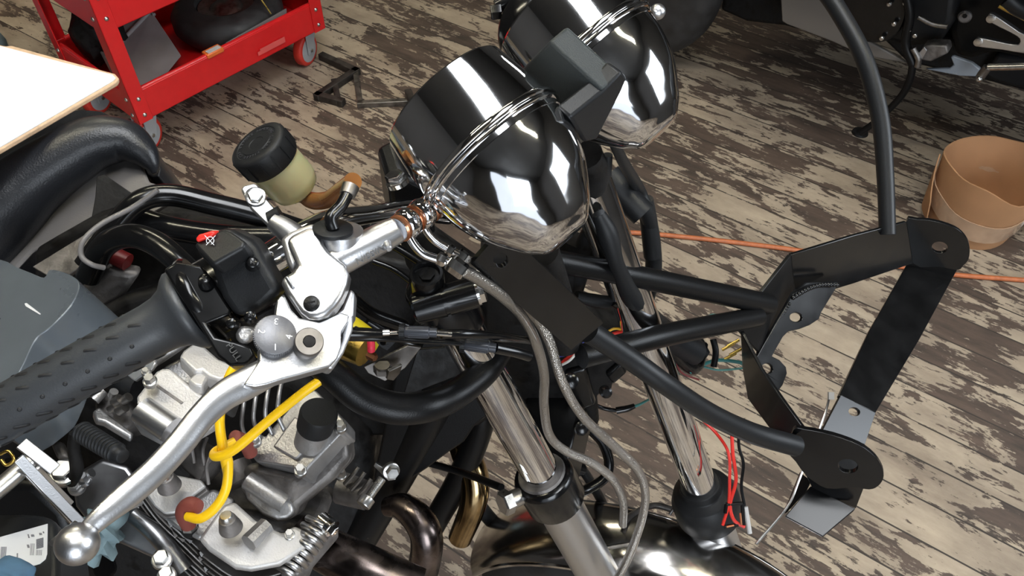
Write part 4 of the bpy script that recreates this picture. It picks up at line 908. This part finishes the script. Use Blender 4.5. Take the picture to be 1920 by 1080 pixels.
MB().cbox(P(1200, 632, .86), XV*.055, (DV+XV*.2)*.022, FV*.015).build('loom_connector', WHITEP, MOTO, bevel=.001)
body('connector_sheet', [(1210, 664), (1262, 648), (1250, 660), (1226, 676)], ((1210, 664, .83), (1262, 648, .84), (1226, 676, .83)), .004, WHITEP, .0005)
for nm, pts, w_, m in (('yellow_wire', [(1115, 650, .80), (1140, 622, .79), (1158, 616, .79), (1172, 624, .8)], 5, YELW), ('red_wire', [(1066, 668, .80), (1090, 650, .79), (1150, 626, .79), (1182, 618, .80)], 6.5, REDW),
    ('red_wire', [(1055, 680, .80), (1078, 660, .79), (1108, 643, .79)], 8, REDW), ('white_wire', [(1040, 690, .80), (1068, 676, .79), (1085, 655, .79)], 5, WHITEP), ('green_wire', [(1140, 640, .80), (1165, 634, .79), (1190, 626, .8)], 4, TEAL), ('blue_wire', [(1050, 668, .80), (1070, 662, .79), (1095, 642, .79)], 5, mat('blue_wire', (.05, .06, .25), .4)),
    ('grey_wire', [(1225, 676, .86), (1248, 680, .86), (1252, 692, .86), (1240, 696, .86)], 5, CASTD), ('brown_wire', [(1252, 650, .86), (1266, 680, .86), (1280, 700, .87), (1310, 712, .88)], 4, mat('maroon_wire', (.14, .02, .02), .5)),
    ('teal_wire', [(1300, 620, .92), (1318, 600, .93), (1340, 590, .93), (1362, 605, .92)], 4, TEAL), ('teal_wire', [(1306, 690, .92), (1340, 676, .92), (1378, 678, .92), (1400, 684, .92)], 7, TEAL), ('teal_wire', [(1320, 688, .92), (1350, 694, .92), (1396, 690, .92)], 4, TEAL),
    ('red_wire', [(1318, 788, .93), (1345, 815, .92), (1366, 850, .90), (1368, 900, .90), (1366, 945, .90), (1355, 985, .90)], 6, REDW), ('red_wire', [(1372, 808, .90), (1374, 850, .90), (1380, 900, .90), (1369, 945, .90), (1376, 975, .90), (1396, 988, .90)], 7, REDW),
    ('black_wire', [(1385, 815, .90), (1386, 840, .90), (1394, 870, .90), (1390, 910, .90), (1396, 948, .90)], 6, BLKS), ('green_wire', [(1250, 620, .85), (1270, 668, .86), (1296, 700, .87)], 3, TEAL)):
    TUB(nm, pts, w_, m, MOTO, 8)
for i, (x, y) in enumerate(((1362, 650), (1372, 643), (1366, 668), (1376, 660))):
    TUB('bullet_connector', [(x-8, y+6, .92), (x+14, y-6, .92)], 6, GOLD, MOTO, 10)
TUB('wire_sleeve', [(1337, 636, .90), (1342, 660, .90), (1338, 688, .90)], 12, BLKS, MOTO, 12)
TUB('taped_plug', [(1255, 650, .88), (1290, 650, .90), (1320, 672, .90)], [30, 62, 34], RUB, MOTO, 12)
cf = MB()
for (x0, y0, x1, y1) in ((1362, 946, 1392, 944), (1362, 946, 1360, 962), (1358, 988, 1384, 984), (1392, 944, 1394, 984)): cf.tube([P(x0, y0, .90), P(x1, y1, .90)], .0022, 8)
cfo = cf.build('fuse_holder', BLKS, MOTO); TUB('fuse_pin', [(1362, 988, .895), (1376, 985, .895)], 4, COPP, cfo, 8); TUB('fuse_pin', [(1388, 962, .895), (1390, 984, .895)], 4, COPP, cfo, 8)
TUB('plastic_tag', [(1398, 950, .90), (1406, 1000, .90)], 9, WHITEP, MOTO, 8)
TUB('side_wire', [(1096, 750, .90), (1130, 765, .91), (1155, 770, .91)], 8, BLKG, MOTO, 10)
TUB('crimp', [(1155, 770, .91), (1176, 766, .91), (1190, 761, .91)], [14, 13, 10], BLKG, MOTO, 10)
TUB('crimp_wire', [(1190, 762, .91), (1204, 756, .91), (1238, 737, .90)], [6, 5, 3], TEAL, MOTO, 8)
TUB('black_hose', [(1108, 806, .95), (1130, 830, .95), (1142, 866, .95), (1134, 896, .95), (1100, 918, .94), (1080, 924, .93)], 20, BLKG, MOTO, 12)
TUB('black_hose', [(1085, 870, 1.0), (1105, 900, 1.02), (1128, 940, 1.05), (1146, 985, 1.08), (1156, 1000, 1.08)], 18, RUB, MOTO, 12)
TUB('grey_hose', [(1165, 985, .98), (1185, 965, 1.0), (1225, 948, 1.02), (1260, 955, 1.02)], 12, CASTD, MOTO, 10)
TUB('loose_wire_loop', [(1255, 965, 1.0), (1268, 950, 1.0), (1278, 965, 1.0), (1268, 985, 1.0)], 6, CASTD, MOTO, 8)
# ---------------------------------------------------------------- front wheel and fender (in the plane between the fork legs)
WD = 1.02
top = P(1250, 1036, .97); WS = .775; cw_ = top - Z*.335*WS
RW = .335; Hh = HEAD
def fend(a0, a1, nm):
    rows = 34; cols = 14; vs = []; fs = []
    for th in (0, .0025):
        for i in range(rows+1):
            a = a0 + (a1-a0)*i/rows; rd = Hh*sin(a) + Z*cos(a); edge = 1 - .0*abs(a)
            for j in range(cols+1):
                b = -1.25 + 2.5*j/cols; rr = .318*WS + .024*(cos(b)**.8 if cos(b) > 0 else 0) - th
                vs.append(cw_ + rd*rr + LAT*(sin(b)*(.047-th)))
    n = (rows+1)*(cols+1); C_ = cols+1
    for i in range(rows):
        for j in range(cols):
            a = i*C_+j; fs.append((a, a+1, a+C_+1, a+C_)); fs.append((n+a, n+a+C_, n+a+C_+1, n+a+1))
    for i in range(rows):
        for j in (0, cols): a = i*C_+j; fs.append((a, a+C_, n+a+C_, n+a))
    for j in range(cols):
        for i in (0, rows): a = i*C_+j; fs.append((a, a+1, n+a+1, n+a))
    mb = MB(); mb.add(vs, fs); return mb
FENM = mat('fender_chrome', (.42, .40, .38), .17, 1, noise=.3, nscale=14)
fd = fend(-1.15, 1.0, 'f').build('front_fender', FENM, MOTO, smooth=60)
for s_ in (-1, 1):
    MB().tube([cw_ + (Hh*sin(-1.15+2.15*i/30) + Z*cos(-1.15+2.15*i/30))*(.3265*WS) + LAT*(s_*.0446) for i in range(31)], .0035, 8).build('fender_bead', CHROMEW, fd)
fw = MB(); prof = []
for k in range(13): b = -1.5 + 3.0*k/12; prof.append((sin(b)*.037, .262*WS + .036*cos(b)))
fw.lathe(cw_, LAT, [(-.035, .215*WS)] + prof + [(.035, .215*WS)], 90); ft = fw.build('front_tyre', TYRE, MOTO, smooth=60)
MB().lathe(cw_, LAT, [(a, b*WS) for a, b in [(-.035, .208), (-.035, .222), (-.02, .205), (.02, .205), (.035, .222), (.035, .208), (.015, .195), (-.015, .195)]], 80).build('wheel_rim', CHROMEW, ft)
sp = MB()
for k in range(36):
    a = 2*pi*k/36; d_ = Hh*cos(a)+Z*sin(a); a2 = a + (.35 if k % 2 else -.35); e_ = Hh*cos(a2)+Z*sin(a2)
    sp.tube([cw_ + e_*.035 + LAT*(.025 if k % 4 < 2 else -.025), cw_ + d_*.197*WS], .0014, 6)
sp.build('spokes', STEEL, ft); MB().lathe(cw_ - LAT*.05, LAT, [(0, .02), (.01, .04), (.09, .04), (.10, .02)], 32).build('hub', CASTD, ft)
MB().lathe(cw_ - LAT*.034, LAT, [(0, .105), (.004, .105)], 60).build('brake_disc', STEELD, ft)
TUB('fender_stay', [(1060, 1040, .93), (1180, 1020, .95)], 9, STEELD, MOTO, 8)
# rubber pipe from engine to the floor (seen between frame and wheel)
TUB('sump_hose', [(890, 938, 1.12), (930, 985, 1.14), (985, 1030, 1.14)], 28, RUB, MOTO, 14)

# ---------------------------------------------------------------- engine
def blk(name, pts, corners, th, m, bev, seg=3, par=None, off=0.0, px=0, holes=()):
    pl = plane3(*corners); q_ = (pl[0] - pl[1]*off, pl[1]); pp = cubic(pts, px) if px else pts
    return MB().prism(poly(pp, q_), pl[1]*th, [poly(h, q_) for h in holes]).build(name, m, par or MOTO, bevel=bev, seg=seg)
ETOP = ((470, 830, .735), (640, 780, .735), (560, 890, .715))
NE = -plane3(*ETOP)[1]
eh = blk('rocker_cover', [(476, 822), (484, 812), (497, 818), (560, 742), (590, 730), (630, 770), (648, 790), (648, 812), (640, 812), (577, 878), (570, 892), (556, 890), (548, 876), (480, 866), (470, 852), (478, 838)], ETOP, .03, CAST, .0035, 3)
blk('raised_panel', [(511, 837), (552, 780), (596, 812), (590, 818), (559, 858), (553, 861)], ETOP, .006, CAST, .0016, 2, eh, .0045)
lower = blk('rocker_housing', [(448, 884), (470, 866), (556, 890), (650, 812), (656, 860), (620, 900), (560, 950), (550, 972), (520, 982), (490, 966), (462, 940), (450, 920)], ((470, 880, .735), (640, 840, .745), (530, 975, .73)), .06, CASTD, .006, 3, eh)
blk('housing_window', [(458, 888), (476, 900), (530, 932), (548, 944), (552, 962), (540, 974), (520, 976), (492, 964), (462, 936), (456, 912)], ((470, 880, .727), (640, 840, .739), (530, 975, .722)), .03, CAST, .010, 5, eh)
MB().tube([P(464, 900, .722), P(535, 946, .7175)], R(34, .72), 20).build('polished_shoulder', CAST, eh)
bc0 = P(586, 815, .722); bd_ = (P(606, 748, .690) - bc0).normalized()
br = MB().lathe(bc0 - bd_*.012, bd_, [(0, R(62, .71)), (.030, R(60, .71))], 32).build('breather_neck', CAST, eh)
MB().lathe(bc0 + bd_*.012, bd_, [(0, R(63, .70)), (.0, R(70, .70)), (.018, R(72, .70)), (.021, R(66, .70)), (.021, 0)], 40).build('breather_cap', RUB, eh)
def bolt(x, y, d, r, par, h=.006, m=STEEL, nm='hex_bolt', ax=None):
    c = P(x, y, d); ax = ax or (-FV*.75 - DV*.62 + XV*.12).normalized(); mb = MB(); mb.lathe(c - ax*.004, ax, [(0, r*1.3), (.004, r*1.3), (.0045, r*1.15)], 24); mb.hexa(c, ax, r, h); return mb.build(nm, m, par)
for x, y in ((478, 826), (563, 882), (638, 800)): bolt(x, y, .712, .0042, eh)
# head plate with studs and fins below
HP = ((390, 1000, .70), (560, 990, .715), (420, 1060, .69))
hp2 = blk('cylinder_head', [(372, 1010), (386, 990), (420, 945), (440, 940), (478, 975), (530, 1000), (552, 985), (600, 1010), (560, 1035), (524, 1058), (470, 1068), (440, 1064), (390, 1030)], HP, .012, CASTL, .003, 3)
hp1 = blk('gasket_flange', [(262, 898), (300, 885), (376, 900), (384, 912), (340, 945), (330, 962), (308, 964), (290, 950), (270, 920)], ((262, 898, .72), (384, 905, .72), (310, 964, .71)), .006, CASTL, .0015, 2)
MB().lathe(P(358, 990, .7195), (-FV*.66 - DV*.74).normalized(), [(-.004, R(34, .72)), (.0035, R(32, .72)), (.0035, R(26, .72)), (-.001, R(24, .72))], 28).build('plug_well', DIRT, MOTO)
mid = blk('head_deck', [(290, 960), (345, 935), (400, 915), (440, 935), (400, 1000), (372, 1012), (330, 990)], ((290, 960, .722), (440, 935, .73), (372, 1012, .712)), .01, CAST, .003)
blk('gasket_layer', [(268, 906), (300, 893), (382, 908), (390, 920), (344, 953), (332, 970), (308, 972), (288, 958), (272, 930)], ((262, 898, .728), (384, 905, .728), (310, 964, .718)), .008, CASTD, .001, 2)
for i in range(7):
    dd = .010*i
    pts = [(262, 905), (300, 955), (345, 998), (392, 1042), (440, 1074), (480, 1076), (530, 1064), (575, 1040)]
    f_ = MB(); up_ = [P(x - i*2, y + 8 + i*9, .72 + dd*.2) for x, y in pts]; lo_ = [P(x + 14 - i*2, y - 14 + i*9, .745 + dd*.2) for x, y in pts]
    f_.strip(spline(up_, 4), spline(lo_, 4), .0016); f_.build('cooling_fin', CAST if i % 2 == 0 else CASTD, MOTO, .0006)
blk('barrel_core', [(300, 940), (600, 990), (560, 1100), (420, 1130), (330, 1060)], ((300, 940, .76), (600, 990, .77), (420, 1130, .78)), .10, CASTD, .01)
for x, y, d in ((318, 912, .70), (433, 990, .685)):
    c = P(x, y, d); ax = (-FV*.66 - DV*.74).normalized(); k = d/FPX
    s_ = MB().lathe(c, ax, [(0, 22*k), (6*k, 21*k), (30*k, 15.5*k), (32*k, 12*k)], 32).build('stud_nut', CASTD, MOTO)
    MB().lathe(c + ax*30*k, ax, [(0, 13*k), (9*k, 12.5*k), (13*k, 10*k), (13*k, 0)], 24).build('bright_cap', STEEL, s_)
TUB('oil_pipe_stub', [(466, 1018, .69), (500, 985, .705)], [36, 34], CAST, MOTO, 8)
# intake side covers
CT = ((250, 740, .70), (420, 690, .71), (340, 830, .685))
cv = blk('cam_cover', [(254, 744), (262, 735), (292, 696), (304, 690), (318, 690), (352, 720), (385, 745), (410, 765), (400, 800), (345, 832), (310, 808), (256, 758)], CT, .014, CASTL, .003, 3)
blk('cover_rib', [(258, 750), (318, 788), (310, 792), (256, 757)], CT, .004, CASTL, .001, 2, cv, .0015)
MB().tube([P(266, 768, .688), P(322, 806, .683)], R(52, .69), 24).build('polished_shoulder', POL, cv)
blk('cover_skirt', [(244, 768), (262, 754), (322, 800), (330, 830), (300, 835), (262, 815), (248, 795)], ((244, 768, .695), (322, 800, .69), (262, 815, .69)), .03, CAST, .004, 3, cv)
blk('groove', [(288, 722), (292, 718), (344, 754), (340, 758)], CT, .001, CASTD, .0002, 1, cv, .0006)
cv2 = blk('cam_cover', [(336, 668), (344, 656), (362, 643), (376, 642), (410, 672), (440, 684), (432, 706), (412, 712), (392, 706), (378, 694), (366, 697)], ((336, 668, .71), (440, 684, .715), (392, 706, .70)), .016, CASTL, .003, 3)
blk('bridge', [(352, 712), (372, 694), (392, 704), (380, 724), (366, 722)], ((336, 668, .715), (440, 684, .72), (392, 706, .705)), .014, CASTL, .002, 2, cv2)
blk('inner_deck', [(300, 690), (340, 668), (440, 715), (420, 770), (360, 735)], ((300, 690, .745), (440, 715, .745), (360, 760, .735)), .04, CAST, .004)
bolt(281, 714, .69, .0045, cv)
# carburettor and linkage bits at the left
ca_ = blk('carburettor', [(176, 745), (205, 725), (232, 740), (250, 770), (245, 800), (215, 812), (190, 790), (174, 768)], ((176, 745, .74), (245, 745, .74), (215, 812, .73)), .04, CASTD, .006)
TUB('fuel_stub', [(176, 750, .725), (194, 732, .73)], [22, 20], CAST, ca_, 18); TUB('stub_bore', [(174, 752, .7235), (178, 748, .725)], [13, 13], DIRT, ca_, 14)
TUB('brass_jet', [(210, 742, .725), (214, 734, .722)], 16, CAST, ca_, 14)
for x, y, r in ((220, 752, 20), (236, 748, 18), (228, 766, 22), (212, 764, 16)): TUB('linkage_spring', [(x-6, y+4, .72), (x+6, y-4, .718)], r, STEELD, ca_, 12)
blk('float_bowl_rail', [(174, 770), (186, 762), (252, 812), (246, 820), (196, 790), (180, 786)], ((174, 770, .722), (252, 812, .72), (196, 790, .718)), .008, CAST, .002, 2, ca_)
TUB('intake_tube', [(236, 700, .74), (262, 694, .735), (310, 664, .735), (345, 640, .74)], 22, CAST, MOTO, 16)
blk('lever_arm', [(238, 704), (252, 694), (268, 686), (286, 672), (292, 680), (284, 692), (272, 700), (252, 714)], ((238, 704, .715), (286, 672, .715), (252, 714, .71)), .004, POL, .001)
bolt(273, 696, .708, .0030, MOTO, .003)
TUB('rubber_joint', [(205, 712, .75), (235, 722, .74), (262, 730, .735)], [44, 50, 50], RUB, MOTO, 20)
# ribbed boot
rb0, rb1 = P(148, 806, .665), P(230, 856, .640); ax = (rb1-rb0).normalized(); L = (rb1-rb0).length; prof = []
for i in range(12):
    z = L*(.06 + .070*i); r = R(42, .65)*(1 - .02*i*.3); prof += [(z, r*.84), (z+L*.015, r), (z+L*.04, r), (z+L*.055, r*.84)]
rbt = MB().lathe(rb0, ax, [(0, R(26, .66)), (.003, R(34, .66))] + prof + [(L*.93, R(30, .65)), (L, R(27, .65)), (L+.0005, R(24, .65)), (L+.0005, 0)], 32).build('ribbed_boot', RUB, MOTO, smooth=50)
TUB('boot_cable', [(140, 812, .67), (138, 840, .675), (144, 880, .68), (134, 905, .69)], [20, 22, 24, 20], DIRT, MOTO, 12)
bolt(118, 884, .685, .009, MOTO, .006, STEEL); TUB('banjo_stack', [(118, 884, .69), (120, 900, .70)], 34, CASTD, MOTO, 20)
blk('side_bracket', [(92, 830), (112, 826), (126, 858), (106, 862)], ((92, 830, .71), (126, 830, .71), (106, 862, .705)), .01, CASTD, .003)
# clutch/generator cover
COVM = mat('polished_case', (.36, .36, .37), .32, 1, noise=.2, nscale=30)
cc = blk('clutch_cover', [(132, 905), (142, 886), (190, 858), (240, 872), (290, 940), (345, 1010), (360, 1080), (180, 1000), (140, 950)], ((132, 905, .74), (260, 880, .75), (240, 1060, .73)), .08, COVM, .016, 5)
TUB('casting_ridge', [(250, 965, .725), (300, 1010, .72), (345, 1070, .72)], [30, 34, 34], COVM, cc, 16)
TUB('casting_ridge', [(150, 900, .725), (172, 886, .722)], [20, 18], POL, cc, 14)
bolt(143, 912, .72, .0055, cc, .004, CAST); bolt(158, 899, .72, .004, cc, .008, POL)
TUB('dowel_boss', [(222, 952, .70), (246, 942, .70), (262, 936, .705)], [26, 26, 24], CAST, cc, 18)
TUB('polished_pin', [(224, 955, .69), (242, 944, .69)], 15, STEEL, cc, 6)
TUB('barrel_boss', [(300, 1050, .72), (325, 1028, .73)], [36, 40], CAST, cc, 18); bolt(303, 1048, .705, .0065, cc, .006, STEEL)
bolt(312, 1078, .70, .006, cc, .006, STEEL); bolt(300, 1000, .722, .003, cc, .004, STEEL); TUB('spark_plug_base', [(356, 990, .71), (352, 975, .705)], [30, 24], STEEL, MOTO, 6)
# plug caps and leads
pc = TUB('spark_plug_cap', [(354, 985, .70), (346, 962, .69), (356, 948, .685), (372, 950, .68)], [28, 34, 34, 26], BROWNR, MOTO, 18)
TUB('ignition_lead', [(352, 968, .680), (376, 972, .672), (405, 950, .668), (424, 915, .665), (428, 870, .662), (424, 855, .66)], 18, YEL, MOTO, 16, 8)
TUB('ignition_lead', [(428, 890, .67), (418, 840, .655), (412, 790, .66), (418, 745, .665), (430, 705, .68), (444, 680, .69)], 18, YEL, MOTO, 16, 8)
TUB('ignition_lead', [(440, 826, .67), (404, 846, .66), (406, 856, .65), (440, 842, .645), (520, 775, .64), (570, 735, .635), (612, 705, .635)], [14, 16, 18, 19, 18, 18, 18], YEL, MOTO, 16, 8)
TUB('spark_plug_cap', [(440, 818, .69), (462, 832, .71), (470, 850, .72)], [24, 30, 26], BROWNR, MOTO, 16)
for i, (x, y) in enumerate(((478, 745), (500, 735), (522, 728), (545, 722))):
    TUB('cooling_fin', [(x-16, y-10, .74), (x-22, y+20, .73), (x-24, y+55, .73), (x-12, y+85, .735)], 8, CAST, MOTO, 10)
for i, (x, y) in enumerate(((388, 840), (368, 830), (395, 870))): TUB('cooling_fin', [(x, y-20, .725), (x-8, y+6, .72), (x-4, y+38, .722)], 7, CASTD, MOTO, 8)
TUB('plug_tunnel', [(360, 850, .74), (400, 880, .735)], [60, 70], CASTD, MOTO, 20)
TUB('plug_tunnel', [(440, 870, .75), (455, 905, .745)], [56, 64], CASTD, MOTO, 20)
# exhaust
ex = TUB('exhaust_header', [(560, 1000, .78), (620, 1035, .77), (690, 1068, .76), (780, 1110, .76)], [78, 84, 88, 90], EXH, MOTO, 32)
ca2, cb2 = P(585, 968, .73), P(535, 1068, .70)
CLAMPM = mat('bright_clamp', (.52, .51, .50), .33, 1, noise=.2, nscale=90)
ec = blk('exhaust_clamp', [(556, 1000), (598, 962), (620, 980), (622, 992), (572, 1050), (560, 1078), (524, 1080), (518, 1056), (530, 1030)], ((556, 1000, .735), (620, 980, .735), (530, 1075, .715)), .022, CASTD, .004, 3)
for i in range(8):
    f = i/7; x = 594 - 62*f; y = 980 + 88*f
    TUB('clamp_rib', [(x-17, y-9, .722), (x-2, y-2, .712), (x+14, y+8, .712), (x+24, y+18, .722)], 13, CLAMPM, ec, 12)
TUB('clamp_screw', [(600, 972, .72), (624, 992, .715)], [30, 34], CHROMEW, ec, 18); bolt(620, 990, .712, .0050, ec, .006, CHROMEW, ax=(XV*.7+DV*.5-FV*.3).normalized())
bolt(543, 1003, .71, .0035, ec, .006, STEEL)
TUB('exhaust_pipe', [(725, 950, .92), (755, 950, .91), (785, 975, .90), (800, 1010, .90), (795, 1060, .92), (780, 1110, .94)], [36, 50, 60, 62, 60, 60], EXH, MOTO, 28)
TUB('exhaust_pipe', [(855, 820, 1.02), (872, 850, 1.01), (890, 900, 1.01), (886, 950, 1.02), (862, 1010, 1.05)], [40, 54, 56, 50, 44], BRON, MOTO, 28)
for i, (x, y) in enumerate(((658, 890), (670, 900), (682, 912))): TUB('clamp_rib', [(x-12, y+18, .84), (x+4, y, .838), (x+14, y-14, .84)], 9, STEELD, MOTO, 8)
TUB('header_union', [(640, 915, .86), (690, 930, .85)], [60, 54], CASTD, MOTO, 20)
# loose-hanging socket screw and nut
ss = MB(); a0_ = P(680, 948, .755); a1_ = P(716, 898, .770); ax = (a1_-a0_).normalized(); L = (a1_-a0_).length
ss.lathe(a0_, ax, [(0, .003), (.0, .0066), (.001, .0072), (.0085, .0072), (.0085, .0042)], 28)
z = .0085
pf = [(z, .0040)]
while z < L: pf += [(z, .0036), (z+.0006, .0043), (z+.0012, .0036)]; z += .0012
ss.lathe(a0_, ax, pf, 20); ss.build('socket_screw', STEEL, MOTO)
brk = blk('engine_mount_tab', [(700, 874), (704, 868), (730, 884), (742, 900), (728, 902)], ((700, 874, .775), (742, 884, .775), (728, 902, .78)), .003, STEEL, .0006)
bolt(734, 884, .77, .0062, brk, .006, STEEL, ax=(XV*.4-FV*.85+DV*.2).normalized())
bolt(640, 890, .79, .004, MOTO, .01, STEEL)
# shift rods at the lower left
rods = TUB('chromed_rod', [(-40, 948, .60), (40, 880, .625), (72, 852, .635)], 34, STEEL, MOTO, 24)
def strap(a, b, w_, nm, d0, d1, m=POL):
    A = P(*a, d0); B = P(*b, d1); t = (B-A).normalized(); n = V(.37, -.16, .91); n = (n - t*n.dot(t)).normalized(); s_ = t.cross(n)*w_
    return MB().box(A - s_/2, B - A, s_, -n*.003).build(nm, m, MOTO, bevel=.0006)
strap((36, 860), (160, 990), .0078, 'linkage_bar', .612, .65); strap((40, 830), (104, 880), .0095, 'linkage_bar', .625, .63, ALU); strap((72, 878), (136, 945), .0042, 'linkage_bar', .626, .66); strap((52, 890), (140, 985), .0035, 'linkage_bar', .62, .66)
TUB('clevis', [(0, 852, .60), (16, 846, .60), (26, 862, .60), (12, 872, .60), (2, 862, .60)], 6, GOLD, MOTO, 10)
TUB('short_rod', [(98, 1019, .48), (142, 982, .50)], 13, STEEL, MOTO, 18)
body('black_sump_cover', [(-60, 900), (60, 905), (120, 960), (150, 1040), (180, 1130), (-60, 1130)], ((-60, 900, .80), (120, 960, .80), (0, 1100, .84)), .05, BLKS, .01)
